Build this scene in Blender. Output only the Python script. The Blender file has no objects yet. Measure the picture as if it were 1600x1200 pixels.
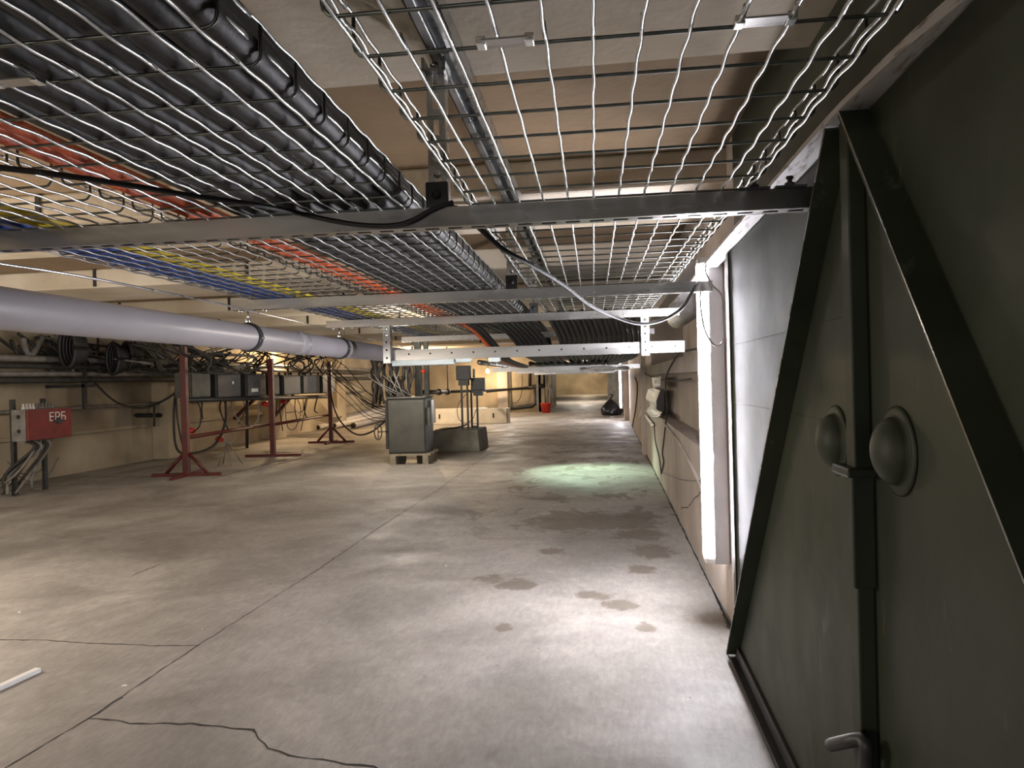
import bpy, math, random
from mathutils import Vector, Matrix
random.seed(7)
SC = bpy.context.scene
COL = SC.collection
PI = math.pi

# ------------------------------------------------------------------ camera
F_PX = 1110.0
CAM = Vector((0.0, 0.0, 1.0))
_y = Vector(((950-800)/F_PX, (600-590)/F_PX, -1.0)).normalized()      # world +Y seen by the camera
_z = Vector((-0.026, 1.0, 0.0)); _z = (_z - _y*_z.dot(_y)).normalized()
_x = _y.cross(_z).normalized()
M_CW = Matrix((( _x.x, _x.y, _x.z), (_y.x, _y.y, _y.z), (_z.x, _z.y, _z.z)))   # camera -> world
cd = bpy.data.cameras.new('camera'); cam = bpy.data.objects.new('camera', cd); COL.objects.link(cam)
cam.matrix_world = Matrix.Translation(CAM) @ M_CW.to_4x4()
cd.sensor_width = 36.0; cd.lens = 36.0*F_PX/1600.0; cd.clip_start = 0.02; cd.clip_end = 200
SC.camera = cam
SC.view_settings.view_transform = 'Standard'; SC.view_settings.look = 'None'
SC.view_settings.gamma = 1.0; SC.view_settings.use_curve_mapping = False
SC.view_settings.exposure = 1.42
SC.cycles.caustics_reflective = False; SC.cycles.caustics_refractive = False

# ------------------------------------------------------------------ world and lights
w = bpy.data.worlds.new('world'); SC.world = w; w.use_nodes = True
w.node_tree.nodes['Background'].inputs[0].default_value = (1.0, 0.9, 0.78, 1)
w.node_tree.nodes['Background'].inputs[1].default_value = 0.16

def light(name, kind, loc, energy, color, size=0.1, target=None, **kw):
    l = bpy.data.lights.new(name, kind); l.energy = energy; l.color = color
    if kind == 'AREA':
        l.shape = 'RECTANGLE'; l.size = size; l.size_y = kw.get('size_y', size)
    else:
        l.shadow_soft_size = size
    if kind == 'SPOT':
        l.spot_size = kw.get('angle', 1.0); l.spot_blend = kw.get('blend', 0.6)
    o = bpy.data.objects.new(name, l); COL.objects.link(o); o.location = loc
    if target is not None:
        o.rotation_euler = (Vector(target)-Vector(loc)).to_track_quat('-Z', 'Y').to_euler()
    return o
WARM = (1.0, 0.72, 0.42); NEUT = (1.0, 0.90, 0.78); COOL = (0.86, 0.92, 1.0)
# unseen fill lights added behind and beside the camera to brighten the room
light('rear_fill', 'AREA', (-2.6, -2.2, 1.00), 12, NEUT, 1.6, target=(-2.0, 3.5, 0.3), size_y=0.5)
light('rear_fill', 'AREA', (-0.4, -2.2, 0.9), 2.5, COOL, 1.2, target=(-0.5, 2.2, 1.3), size_y=0.12)
light('side_fill', 'POINT', (-3.6, 2.1, 1.15), 60, NEUT, 0.25)
light('side_fill', 'POINT', (-6.0, 4.2, 1.00), 12, NEUT, 0.2)
# warm lamps along the left side of the hall
light('hall_lamp_bulb', 'POINT', (-4.2, 15.0, 1.55), 60, WARM, 0.06)
light('hall_lamp_bulb', 'POINT', (-5.9, 12.5, 1.50), 26, WARM, 0.05)
light('hall_lamp_bulb', 'POINT', (-2.3, 7.6, 1.40), 32, NEUT, 0.25)
light('hall_lamp_bulb', 'POINT', (-2.6, 18.0, 1.50), 45, NEUT, 0.10)
light('corridor_lamp_bulb', 'POINT', (-1.0, 30.0, 1.60), 75, NEUT, 0.1)
light('corridor_lamp_bulb', 'POINT', (-1.3, 42.5, 1.55), 60, (1.0, 0.82, 0.58), 0.06)
# greenish pool of light on the floor
light('floor_spot', 'SPOT', (-0.50, 8.2, 1.06), 60, (0.70, 1.0, 0.74), 0.03, target=(-0.22, 7.7, 0.0), angle=1.45, blend=1.0)

# ------------------------------------------------------------------ pixel helpers (1600x1200 frame of the photo)
def ray(px, py):
    return (M_CW @ Vector(((px-800)/F_PX, (600-py)/F_PX, -1.0)))
def aty(px, py, y):
    r = ray(px, py); return CAM + r*(y/r.y)
def atz(px, py, z):
    r = ray(px, py); return CAM + r*((z-1.0)/r.z)
def atx(px, py, x):
    r = ray(px, py); return CAM + r*(x/r.x)
PHI = math.atan(22/F_PX)
cP, sP = math.cos(PHI), math.sin(PHI)
def T(a, b, z): return Vector((a*cP-b*sP, a*sP+b*cP, z))        # frame of the cable trays

# ------------------------------------------------------------------ materials
def srgb(*c):
    f = lambda v: (v/255/12.92) if v/255 <= 0.04045 else ((v/255+0.055)/1.055)**2.4
    return tuple(f(v) for v in c)
def newmat(name):
    m = bpy.data.materials.new(name); m.use_nodes = True
    nt = m.node_tree; b = nt.nodes['Principled BSDF']
    return m, nt, b
def mat(name, col, rough=0.5, metal=0.0, col2=None, scale=8.0, bump=0.0, bscale=60, detail=5, lo=0.35, hi=0.65, stretch=None, rough2=None):
    m, nt, b = newmat(name); N = nt.nodes; L = nt.links
    b.inputs['Roughness'].default_value = rough; b.inputs['Metallic'].default_value = metal
    tc = N.new('ShaderNodeTexCoord'); mp = N.new('ShaderNodeMapping'); L.new(tc.outputs['Object'], mp.inputs[0])
    if stretch: mp.inputs['Scale'].default_value = stretch
    nz = N.new('ShaderNodeTexNoise'); nz.inputs['Scale'].default_value = scale; nz.inputs['Detail'].default_value = detail
    L.new(mp.outputs[0], nz.inputs['Vector'])
    if col2 is None: col2 = tuple(c*0.75 for c in col)
    r = N.new('ShaderNodeValToRGB'); r.color_ramp.elements[0].position = lo; r.color_ramp.elements[1].position = hi
    r.color_ramp.elements[0].color = (*col2, 1); r.color_ramp.elements[1].color = (*col, 1)
    L.new(nz.outputs['Fac'], r.inputs[0]); L.new(r.outputs[0], b.inputs['Base Color'])
    if rough2 is not None:
        mr = N.new('ShaderNodeMapRange'); mr.inputs['To Min'].default_value = rough2; mr.inputs['To Max'].default_value = rough
        mr.inputs['From Min'].default_value = lo; mr.inputs['From Max'].default_value = hi
        L.new(nz.outputs['Fac'], mr.inputs['Value']); L.new(mr.outputs[0], b.inputs['Roughness'])
    if bump > 0:
        n2 = N.new('ShaderNodeTexNoise'); n2.inputs['Scale'].default_value = bscale; n2.inputs['Detail'].default_value = 6
        L.new(mp.outputs[0], n2.inputs['Vector'])
        bp = N.new('ShaderNodeBump'); bp.inputs['Strength'].default_value = bump; bp.inputs['Distance'].default_value = 0.01
        L.new(n2.outputs['Fac'], bp.inputs['Height']); L.new(bp.outputs[0], b.inputs['Normal'])
    return m
def emis(name, col, s):
    m, nt, b = newmat(name); b.inputs['Emission Color'].default_value = (*col, 1); b.inputs['Emission Strength'].default_value = s
    b.inputs['Base Color'].default_value = (*col, 1); return m

def floor_material():
    m, nt, b = newmat('worn concrete floor'); N = nt.nodes; L = nt.links
    tc = N.new('ShaderNodeTexCoord')
    def noise(scale, detail=6, rough=0.55, st=None, dist=0.0):
        v = tc.outputs['Object']
        if st:
            mp = N.new('ShaderNodeMapping'); mp.inputs['Scale'].default_value = st; L.new(v, mp.inputs[0]); v = mp.outputs[0]
        n = N.new('ShaderNodeTexNoise'); n.inputs['Scale'].default_value = scale; n.inputs['Detail'].default_value = detail
        n.inputs['Roughness'].default_value = rough; n.inputs['Distortion'].default_value = dist
        L.new(v, n.inputs['Vector']); return n.outputs['Fac']
    def ramp(fac, p0, c0, p1, c1):
        r = N.new('ShaderNodeValToRGB'); e = r.color_ramp.elements
        e[0].position = p0; e[0].color = (*c0, 1); e[1].position = p1; e[1].color = (*c1, 1); L.new(fac, r.inputs[0]); return r.outputs[0]
    def mix(fac, a, bb, mode='MIX'):
        x = N.new('ShaderNodeMix'); x.data_type = 'RGBA'; x.blend_type = mode
        if isinstance(fac, float): x.inputs[0].default_value = fac
        else: L.new(fac, x.inputs[0])
        for i, s in ((6, a), (7, bb)):
            if isinstance(s, tuple): x.inputs[i].default_value = (*s, 1)
            else: L.new(s, x.inputs[i])
        return x.outputs[2]
    base = ramp(noise(1.3, 8, 0.62, None, 0.6), 0.36, (0.27, 0.25, 0.23), 0.66, (0.46, 0.435, 0.405))
    fine = ramp(noise(22, 8, 0.75, (1, 0.6, 1), 0.5), 0.30, (0.80, 0.79, 0.78), 0.66, (1.06, 1.05, 1.04))
    c = mix(1.0, base, fine, 'MULTIPLY')
    scuff = ramp(noise(60, 4, 0.8, (1.0, 0.22, 1)), 0.42, (0.8, 0.79, 0.77), 0.6, (1.08, 1.08, 1.07))
    c = mix(0.45, c, scuff, 'MULTIPLY')
    big = ramp(noise(0.55, 5, 0.6, (1, 0.7, 1), 1.2), 0.38, (0.80, 0.80, 0.80), 0.60, (1.05, 1.05, 1.05))
    c = mix(1.0, c, big, 'MULTIPLY')
    # damp stains on the right side of the walkway
    st = ramp(noise(3.4, 7, 0.62, (1.0, 0.75, 1), 0.8), 0.545, (0, 0, 0), 0.585, (1, 1, 1))
    sep = N.new('ShaderNodeSeparateXYZ'); L.new(tc.outputs['Object'], sep.inputs[0])
    def band(out, lo, hi, soft):
        a = N.new('ShaderNodeMapRange'); a.interpolation_type = 'SMOOTHSTEP'
        a.inputs['From Min'].default_value = lo-soft; a.inputs['From Max'].default_value = lo; L.new(out, a.inputs['Value'])
        d = N.new('ShaderNodeMapRange'); d.interpolation_type = 'SMOOTHSTEP'
        d.inputs['From Min'].default_value = hi; d.inputs['From Max'].default_value = hi+soft
        d.inputs['To Min'].default_value = 1; d.inputs['To Max'].default_value = 0; L.new(out, d.inputs['Value'])
        q = N.new('ShaderNodeMath'); q.operation = 'MULTIPLY'; L.new(a.outputs[0], q.inputs[0]); L.new(d.outputs[0], q.inputs[1]); return q.outputs[0]
    def mul(a, bb):
        q = N.new('ShaderNodeMath'); q.operation = 'MULTIPLY'; L.new(a, q.inputs[0])
        if isinstance(bb, float): q.inputs[1].default_value = bb
        else: L.new(bb, q.inputs[1])
        return q.outputs[0]
    zone = mul(band(sep.outputs['X'], -0.9, 0.35, 0.5), band(sep.outputs['Y'], 5.5, 20.0, 1.5))
    sm0 = mul(st, zone)
    cur = None
    for (px, py, wx, wy) in ((905, 815, 120, 20), (1000, 806, 45, 10), (1000, 835, 55, 12), (1020, 862, 50, 14), (925, 930, 45, 9), (972, 945, 35, 10), (1012, 981, 24, 11), (810, 912, 45, 12),
                             (845, 680, 40, 4), (845, 690, 45, 5), (920, 692, 110, 7), (866, 777, 26, 6), (862, 861, 26, 7), (770, 905, 35, 9), (786, 980, 18, 8), (1000, 890, 30, 9), (985, 815, 60, 18), (940, 652, 50, 3)):
        c0 = atz(px, py, 0); ex = atz(px+wx, py, 0).x-c0.x; ey = (atz(px, py-wy, 0)-atz(px, py+wy, 0)).length/2
        mp = N.new('ShaderNodeMapping'); mp.inputs['Location'].default_value = (-c0.x/ex, -c0.y/ey, 0); mp.inputs['Scale'].default_value = (1/ex, 1/ey, 0)
        L.new(tc.outputs['Object'], mp.inputs[0])
        ln = N.new('ShaderNodeVectorMath'); ln.operation = 'LENGTH'; L.new(mp.outputs[0], ln.inputs[0])
        iv = N.new('ShaderNodeMath'); iv.operation = 'SUBTRACT'; iv.use_clamp = True; iv.inputs[0].default_value = 1.0; L.new(ln.outputs['Value'], iv.inputs[1])
        if cur is None: cur = iv.outputs[0]
        else:
            mx = N.new('ShaderNodeMath'); mx.operation = 'MAXIMUM'; L.new(cur, mx.inputs[0]); L.new(iv.outputs[0], mx.inputs[1]); cur = mx.outputs[0]
    ad = N.new('ShaderNodeMath'); ad.operation = 'MULTIPLY_ADD'; L.new(cur, ad.inputs[0]); ad.inputs[1].default_value = 0.50; L.new(noise(9, 8, 0.7, (1.0, 0.8, 1), 1.0), ad.inputs[2])
    gate = N.new('ShaderNodeMath'); gate.operation = 'GREATER_THAN'; L.new(cur, gate.inputs[0]); gate.inputs[1].default_value = 0.01
    blob = mul(ramp(ad.outputs[0], 0.57, (0, 0, 0), 0.72, (1, 1, 1)), gate.outputs[0])
    mxx = N.new('ShaderNodeMath'); mxx.operation = 'MAXIMUM'; L.new(sm0, mxx.inputs[0]); L.new(blob, mxx.inputs[1]); sm = mxx.outputs[0]
    c = mix(mul(sm, 0.72), c, (0.125, 0.098, 0.07))
    # small dark specks
    sp = ramp(noise(38, 2, 0.5), 0.74, (0, 0, 0), 0.77, (1, 1, 1))
    c = mix(mul(sp, 0.7), c, (0.09, 0.075, 0.06))
    L.new(c, b.inputs['Base Color'])
    rr = N.new('ShaderNodeMapRange'); rr.inputs['From Min'].default_value = 0.35; rr.inputs['From Max'].default_value = 0.65
    rr.inputs['To Min'].default_value = 0.52; rr.inputs['To Max'].default_value = 0.78
    L.new(noise(2.1, 6, 0.6), rr.inputs['Value'])
    r2 = N.new('ShaderNodeMath'); r2.operation = 'MULTIPLY_ADD'; L.new(sm, r2.inputs[0]); r2.inputs[1].default_value = 0.03; L.new(rr.outputs[0], r2.inputs[2])
    L.new(r2.outputs[0], b.inputs['Roughness'])
    bp = N.new('ShaderNodeBump'); bp.inputs['Strength'].default_value = 0.2; bp.inputs['Distance'].default_value = 0.004
    L.new(noise(30, 8, 0.7), bp.inputs['Height']); L.new(bp.outputs[0], b.inputs['Normal'])
    return m

def door_material():
    m, nt, b = newmat('dark green door paint'); N = nt.nodes; L = nt.links
    tc = N.new('ShaderNodeTexCoord')
    def noise(scale, detail, rough, st=(1, 1, 1), dist=0.0):
        mp = N.new('ShaderNodeMapping'); mp.inputs['Scale'].default_value = st; L.new(tc.outputs['Object'], mp.inputs[0])
        n = N.new('ShaderNodeTexNoise'); n.inputs['Scale'].default_value = scale; n.inputs['Detail'].default_value = detail
        n.inputs['Roughness'].default_value = rough; n.inputs['Distortion'].default_value = dist
        L.new(mp.outputs[0], n.inputs['Vector']); return n.outputs['Fac']
    r = N.new('ShaderNodeValToRGB'); e = r.color_ramp.elements
    e[0].position = 0.3; e[0].color = (0.015, 0.020, 0.012, 1); e[1].position = 0.7; e[1].color = (0.040, 0.048, 0.029, 1)
    L.new(noise(2.5, 7, 0.6, (1, 1, 0.6), 0.7), r.inputs[0])
    s = N.new('ShaderNodeValToRGB'); e = s.color_ramp.elements
    e[0].position = 0.62; e[0].color = (0, 0, 0, 1); e[1].position = 0.72; e[1].color = (0.6, 0.6, 0.6, 1)
    L.new(noise(14, 6, 0.75, (1, 1, 0.22), 0.6), s.inputs[0])
    x = N.new('ShaderNodeMix'); x.data_type = 'RGBA'; L.new(s.outputs[0], x.inputs[0]); L.new(r.outputs[0], x.inputs[6])
    x.inputs[7].default_value = (0.10, 0.11, 0.085, 1); L.new(x.outputs[2], b.inputs['Base Color'])
    mr = N.new('ShaderNodeMapRange'); mr.inputs['To Min'].default_value = 0.42; mr.inputs['To Max'].default_value = 0.70; b.inputs['Specular IOR Level'].default_value = 0.26
    L.new(noise(5, 5, 0.6), mr.inputs['Value']); L.new(mr.outputs[0], b.inputs['Roughness'])
    bp = N.new('ShaderNodeBump'); bp.inputs['Strength'].default_value = 0.25; bp.inputs['Distance'].default_value = 0.004
    L.new(noise(9, 6, 0.6), bp.inputs['Height']); L.new(bp.outputs[0], b.inputs['Normal'])
    return m

M = dict(
 floor=floor_material(), door=door_material(),
 ceil=mat('pale concrete slab', (0.56, 0.50, 0.41), 0.85, 0, (0.38, 0.31, 0.22), 1.6, 0.5, 25, 8),
 ceilr=mat('bare brown concrete slab', (0.235, 0.16, 0.09), 0.9, 0, (0.16, 0.11, 0.06), 1.3, 0.5, 25, 8),  # slab between the ribs, coloured browner and darker than they are
 wall=mat('yellowed plaster', (0.46, 0.39, 0.28), 0.85, 0, (0.25, 0.20, 0.135), 1.1, 0.5, 18, 8, 0.3, 0.62),
 wallR=mat('greyish plaster', (0.50, 0.44, 0.39), 0.8, 0, (0.32, 0.275, 0.24), 1.8, 0.6, 22, 8, 0.3, 0.62),
 conc=mat('grey cast concrete', (0.24, 0.235, 0.20), 0.9, 0, (0.14, 0.135, 0.11), 5, 0.6, 40),
 crack=mat('crack shadow dirt', (0.035, 0.03, 0.025), 1.0, 0, (0.02, 0.017, 0.014), 40),
 galv=mat('galvanised steel', (0.62, 0.63, 0.63), 0.36, 1.0, (0.45, 0.46, 0.47), 14, 0, rough2=0.24),
 galvd=mat('dull galvanised channel', (0.42, 0.41, 0.395), 0.32, 1.0, (0.33, 0.32, 0.31), 5, 0, rough2=0.22, stretch=(0.4, 2, 2)),
 wire=mat('zinc wire', (0.74, 0.76, 0.76), 0.27, 1.0, (0.58, 0.60, 0.60), 30),
 wire_shaded=mat('shaded zinc cross wire', (0.20, 0.21, 0.19), 0.36, 1.0, (0.13, 0.14, 0.13), 30),  # same zinc as the long wires, shade put into a darker colour
 black=mat('black rubber sheath', (0.012, 0.0115, 0.011), 0.54, 0, (0.008, 0.008, 0.008), 12, 0.12, 80),
 dusty=mat('dusty black sheath', (0.036, 0.033, 0.029), 0.7, 0, (0.016, 0.015, 0.013), 12),
 greyc=mat('grey cable sheath', (0.22, 0.21, 0.19), 0.6, 0, (0.13, 0.12, 0.11), 12),
 whitec=mat('white cable sheath', (0.75, 0.73, 0.70), 0.45, 0, (0.6, 0.58, 0.55), 12),
 blue=mat('blue cable sheath', (0.022, 0.075, 0.33), 0.42, 0, (0.015, 0.05, 0.24), 20),
 yellow=mat('yellow cable sheath', (0.72, 0.56, 0.02), 0.45, 0, (0.55, 0.42, 0.015), 20),
 orange=mat('orange conduit', (0.78, 0.13, 0.025), 0.45, 0, (0.5, 0.08, 0.02), 30, 0.4, 60),
 green=mat('green plastic', (0.01, 0.18, 0.08), 0.5),
 pipe=mat('grey plastic pipe', (0.31, 0.295, 0.31), 0.38, 0, (0.275, 0.26, 0.27), 4, 0.03, 90),
 pipedk=mat('black cast pipe', (0.012, 0.012, 0.013), 0.5, 0, (0.008, 0.008, 0.008), 10),
 redoxide=mat('red oxide paint', (0.12, 0.015, 0.011), 0.5, 0, (0.07, 0.011, 0.009), 9, 0.2, 60),
 redbox=mat('red box paint', (0.20, 0.022, 0.015), 0.55, 0, (0.12, 0.016, 0.011), 7, 0.1, 60),
 red=mat('red plastic', (0.62, 0.035, 0.022), 0.4, 0, (0.45, 0.03, 0.02), 7),
 box=mat('grey green box paint', (0.085, 0.09, 0.078), 0.55, 0, (0.045, 0.048, 0.04), 8),
 boxd=mat('dark box paint', (0.035, 0.036, 0.036), 0.5, 0, (0.02, 0.02, 0.02), 8),
 cab=mat('dark grey cabinet enamel', (0.060, 0.060, 0.050), 0.5, 0, (0.038, 0.038, 0.032), 5, 0.1, 50),
 wood=mat('pale pallet wood', (0.30, 0.27, 0.20), 0.8, 0, (0.18, 0.155, 0.11), 14, 0.3, 40, stretch=(1, 6, 6)),
 whitep=mat('white plastic', (0.80, 0.80, 0.78), 0.45, 0, (0.70, 0.70, 0.68), 6),
 trunk=mat('pale trunking plastic', (0.62, 0.70, 0.68), 0.4, 0, (0.55, 0.62, 0.60), 6),
 lampgrey=mat('lamp housing grey', (0.42, 0.42, 0.44), 0.45, 0, (0.36, 0.36, 0.38), 6),
 strip=mat('scratched white paint', (0.66, 0.65, 0.64), 0.5, 0, (0.28, 0.23, 0.20), 18, 0.2, 60, 8, 0.34, 0.46, stretch=(5, 0.9, 5)),
 bag=mat('black bag film', (0.012, 0.012, 0.016), 0.22, 0, (0.008, 0.008, 0.01), 8, 0.8, 30),
 silver=mat('bright plated steel', (0.85, 0.87, 0.88), 0.2, 1.0, (0.7, 0.72, 0.73), 20),
 tube=emis('lit fluorescent tube', (0.95, 0.93, 1.0), 52.0),
 bulb=emis('lit warm bulb', (1.0, 0.80, 0.50), 40.0),
)

# ------------------------------------------------------------------ mesh helpers
class MB:
    def __init__(s): s.v = []; s.f = []; s.sm = []
    def add(s, vs, fs, smooth=False):
        o = len(s.v); s.v += [tuple(v) for v in vs]; s.f += [tuple(i+o for i in f) for f in fs]; s.sm += [smooth]*len(fs); return s
    def box(s, c, d, R=None):
        c = Vector(c); hx, hy, hz = d[0]/2, d[1]/2, d[2]/2
        vs = [Vector((x*hx, y*hy, z*hz)) for x in (-1, 1) for y in (-1, 1) for z in (-1, 1)]
        if R is not None: vs = [R @ v for v in vs]
        return s.add([v+c for v in vs], [(0,1,3,2),(4,6,7,5),(0,4,5,1),(2,3,7,6),(0,2,6,4),(1,5,7,3)])
    def b2(s, lo, hi):
        return s.box([(a+b)/2 for a, b in zip(lo, hi)], [b-a for a, b in zip(lo, hi)])
    def tube(s, pts, r, n=8, cap=True, closed=False):
        pts = [Vector(p) for p in pts]; m = len(pts); rs = r if isinstance(r, (list, tuple)) else [r]*m
        vs = []; up = None
        for i, p in enumerate(pts):
            a = pts[(i-1) % m] if (closed or i > 0) else p; b = pts[(i+1) % m] if (closed or i < m-1) else p
            t = (b-a); t = t.normalized() if t.length > 1e-9 else Vector((0, 0, 1))
            if up is None:
                up = Vector((0, 0, 1)) if abs(t.z) < 0.9 else Vector((1, 0, 0))
            u = (up - t*up.dot(t))
            if u.length < 1e-6: u = t.orthogonal()
            u.normalize(); w_ = t.cross(u); up = u
            for k in range(n):
                q = 2*PI*k/n; vs.append(p + (u*math.cos(q)+w_*math.sin(q))*rs[i])
        fs = []
        for i in range(m if closed else m-1):
            j = (i+1) % m
            for k in range(n): fs.append((i*n+k, i*n+(k+1) % n, j*n+(k+1) % n, j*n+k))
        if cap and not closed: fs += [tuple(range(n-1, -1, -1)), tuple((m-1)*n+k for k in range(n))]
        return s.add(vs, fs, True)
    def lathe(s, prof, c, axis=Vector((0, 0, 1)), n=20):
        c = Vector(c); t = Vector(axis).normalized(); u = t.orthogonal().normalized(); w_ = t.cross(u); vs = []
        for (r, h) in prof:
            for k in range(n):
                q = 2*PI*k/n; vs.append(c + t*h + (u*math.cos(q)+w_*math.sin(q))*max(r, 1e-5))
        fs = [(i*n+k, i*n+(k+1) % n, (i+1)*n+(k+1) % n, (i+1)*n+k) for i in range(len(prof)-1) for k in range(n)]
        fs += [tuple(range(n-1, -1, -1)), tuple((len(prof)-1)*n+k for k in range(n))]
        return s.add(vs, fs, True)
    def prism(s, poly, ext):
        poly = [Vector(p) for p in poly]; ext = Vector(ext); n = len(poly)
        vs = poly + [p+ext for p in poly]
        return s.add(vs, [tuple(range(n-1, -1, -1)), tuple(range(n, 2*n))] + [(i, (i+1) % n, n+(i+1) % n, n+i) for i in range(n)])
    def build(s, name, m, parent=None, loc=None, rz=0, bevel=0):
        me = bpy.data.meshes.new(name); me.from_pydata(s.v, [], s.f); me.materials.append(m)
        me.polygons.foreach_set('use_smooth', s.sm); me.update()
        o = bpy.data.objects.new(name, me); COL.objects.link(o)
        if parent is not None: o.parent = parent
        if loc is not None: o.location = loc
        if rz: o.rotation_euler.z = rz
        if bevel:
            md = o.modifiers.new('bevel', 'BEVEL'); md.width = bevel; md.segments = 2; md.limit_method = 'ANGLE'
        return o
def thing(name, label, cat, loc=(0, 0, 0), rz=0, group=None):
    o = bpy.data.objects.new(name, None); COL.objects.link(o); o.location = loc; o.rotation_euler.z = rz; o.empty_display_size = 0.1
    o['label'] = label; o['category'] = cat
    if group: o['group'] = group
    return o
def tag(o, label, cat, group=None, kind=None):
    o['label'] = label; o['category'] = cat
    if group: o['group'] = group
    if kind: o['kind'] = kind
    return o
def struct(o): o['kind'] = 'structure'; return o
def copy_tree(o, parent=None):
    c = o.copy(); COL.objects.link(c)
    if parent is not None: c.parent = parent
    for ch in o.children: copy_tree(ch, c)
    return c
def smooth(pts, n=6):
    pts = [Vector(p) for p in pts]
    if len(pts) < 3: return [pts[0].lerp(pts[-1], i/n) for i in range(n+1)]
    P = [pts[0]*2-pts[1]] + pts + [pts[-1]*2-pts[-2]]; out = []
    for i in range(1, len(P)-2):
        a, b, c, d = P[i-1:i+3]
        for k in range(n):
            t = k/n; out.append(0.5*((2*b)+(c-a)*t+(2*a-5*b+4*c-d)*t*t+(3*b-a-3*c+d)*t**3))
    out.append(pts[-1]); return out
def cable(name, pts, r, m, label, cat='cable', group=None, n=6, k=6):
    p = smooth(pts, k); base = p[0]
    o = MB().tube([q-base for q in p], r, n).build(name, m, loc=base)
    return tag(o, label, cat, group)
TZ = PHI   # rotation of tray-frame things

# ------------------------------------------------------------------ the room
ZR, ZS = 1.735, 1.87
struct(MB().b2((-8.0, -3.5, -0.2), (1.3, 47, 0)).build('floor', M['floor']))
fl = bpy.data.objects['floor']
def ribbon(pts, wd, name='floor_crack', jitter=0.006, z=0.0012, step=0.03, parent=fl):
    pts = [Vector((p[0], p[1], 0)) for p in pts]; q = []
    for a, b in zip(pts, pts[1:]):
        n = max(2, int((b-a).length/step))
        for i in range(n):
            p = a.lerp(b, i/n); q.append(p + Vector((random.uniform(-1, 1), random.uniform(-1, 1), 0))*jitter)
    q.append(pts[-1]); vs = []
    for i, p in enumerate(q):
        t = (q[min(i+1, len(q)-1)]-q[max(i-1, 0)]).normalized(); nn = Vector((-t.y, t.x, 0))*wd*random.uniform(0.25, 1.0)/2
        vs += [p+nn+Vector((0, 0, z)), p-nn+Vector((0, 0, z))]
    MB().add(vs, [(2*i, 2*i+1, 2*i+3, 2*i+2) for i in range(len(q)-1)]).build(name, M['crack'], parent)
G = lambda px, py: atz(px, py, 0.0)
ribbon([G(140, 1122), G(192, 1090)], 0.011)
ribbon([G(140, 1122), G(205, 1130), G(300, 1131), G(393, 1141), G(420, 1168), G(450, 1182), G(520, 1190), G(580, 1199), G(640, 1215)], 0.009)
ribbon([G(-40, 1230), G(140, 1122), G(310, 1008), G(500, 888), G(590, 826), G(680, 768), G(760, 712), G(815, 672)], 0.006, 'floor_joint', 0.003)
ribbon([G(0, 1000), G(60, 1000), G(130, 1005), G(235, 1009), G(312, 1009)], 0.006)
ribbon([G(676, 768), G(760, 766), G(850, 764)], 0.006)
ribbon([G(200, 902), G(250, 882)], 0.006)
ribbon([G(330, 748), G(430, 722), G(545, 694)], 0.02, 'floor_joint', 0.01)
ribbon([G(1094, 884), G(1122, 940), G(1142, 990)], 0.008, jitter=0.003)
ribbon([(0.455, 2.7), (0.458, 8), (0.458, 16)], 0.014, 'floor_joint', 0.002, step=0.08)

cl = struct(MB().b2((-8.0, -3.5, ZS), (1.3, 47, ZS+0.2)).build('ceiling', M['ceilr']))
yy = -2.62
k = 0
while yy < 46:
    MB().b2((-7.0, yy, ZR), (0.9, yy+0.70, ZS)).build('ceiling_rib', M['ceil'], cl, bevel=0.012)
    for xx in (-5.9, -4.75, -3.6, -2.45, -1.3):
        if yy < 14: MB().b2((xx-0.012, yy-0.006, ZR+0.01), (xx+0.012, yy-0.0002, ZS)).build('ceiling_rib_joint', M['crack'], cl)
    yy += 1.81

# left wall with pilasters, base curb and ledge
wl = MB().b2((-6.75, -3.5, 0), (-6.5, 22.2, ZS))
struct(wl.build('wall_left', M['wall'])); WL = bpy.data.objects['wall_left']
for y0 in (2.5, 5.6, 9.4, 12.6, 15.8, 19.0):
    MB().b2((-6.5, y0, 0), (-6.24, y0+0.55, ZS)).build('pilaster', M['wall'], WL, bevel=0.01)
MB().b2((-6.5, -3.5, 1.20), (-6.28, 22, 1.31)).build('ledge', M['wall'], WL)
MB().b2((-6.5, -3.5, 0.48), (-6.44, 22, 0.52)).build('plaster_band', M['wall'], WL)
# back wall, corridor and end wall
struct(MB().b2((-6.75, 22.0, 0), (-1.95, 22.25, ZS)).build('wall_back', M['wall']))
MB().b2((-3.42, 21.85, 0), (-3.1, 22.0, ZS)).build('pilaster', M['wallR'], bpy.data.objects['wall_back'])
struct(MB().b2((-2.15, 22.0, 0), (-1.9, 26.0, ZS)).build('wall_corridor', M['wall']))
struct(MB().b2((-6.0, 45.0, 0), (1.3, 45.3, ZS)).build('wall_end', M['wall']))
struct(MB().b2((-6.2, 26.0, 0), (-6.0, 45.3, ZS)).build('wall_far', M['wall']))
struct(MB().b2((-6.2, 25.8, 0), (-1.9, 26.0, ZS)).build('wall_far_return', M['wall']))
struct(MB().b2((-8, -3.5, 0), (1.3, -3.3, ZS)).build('wall_rear', M['wall']))
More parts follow.
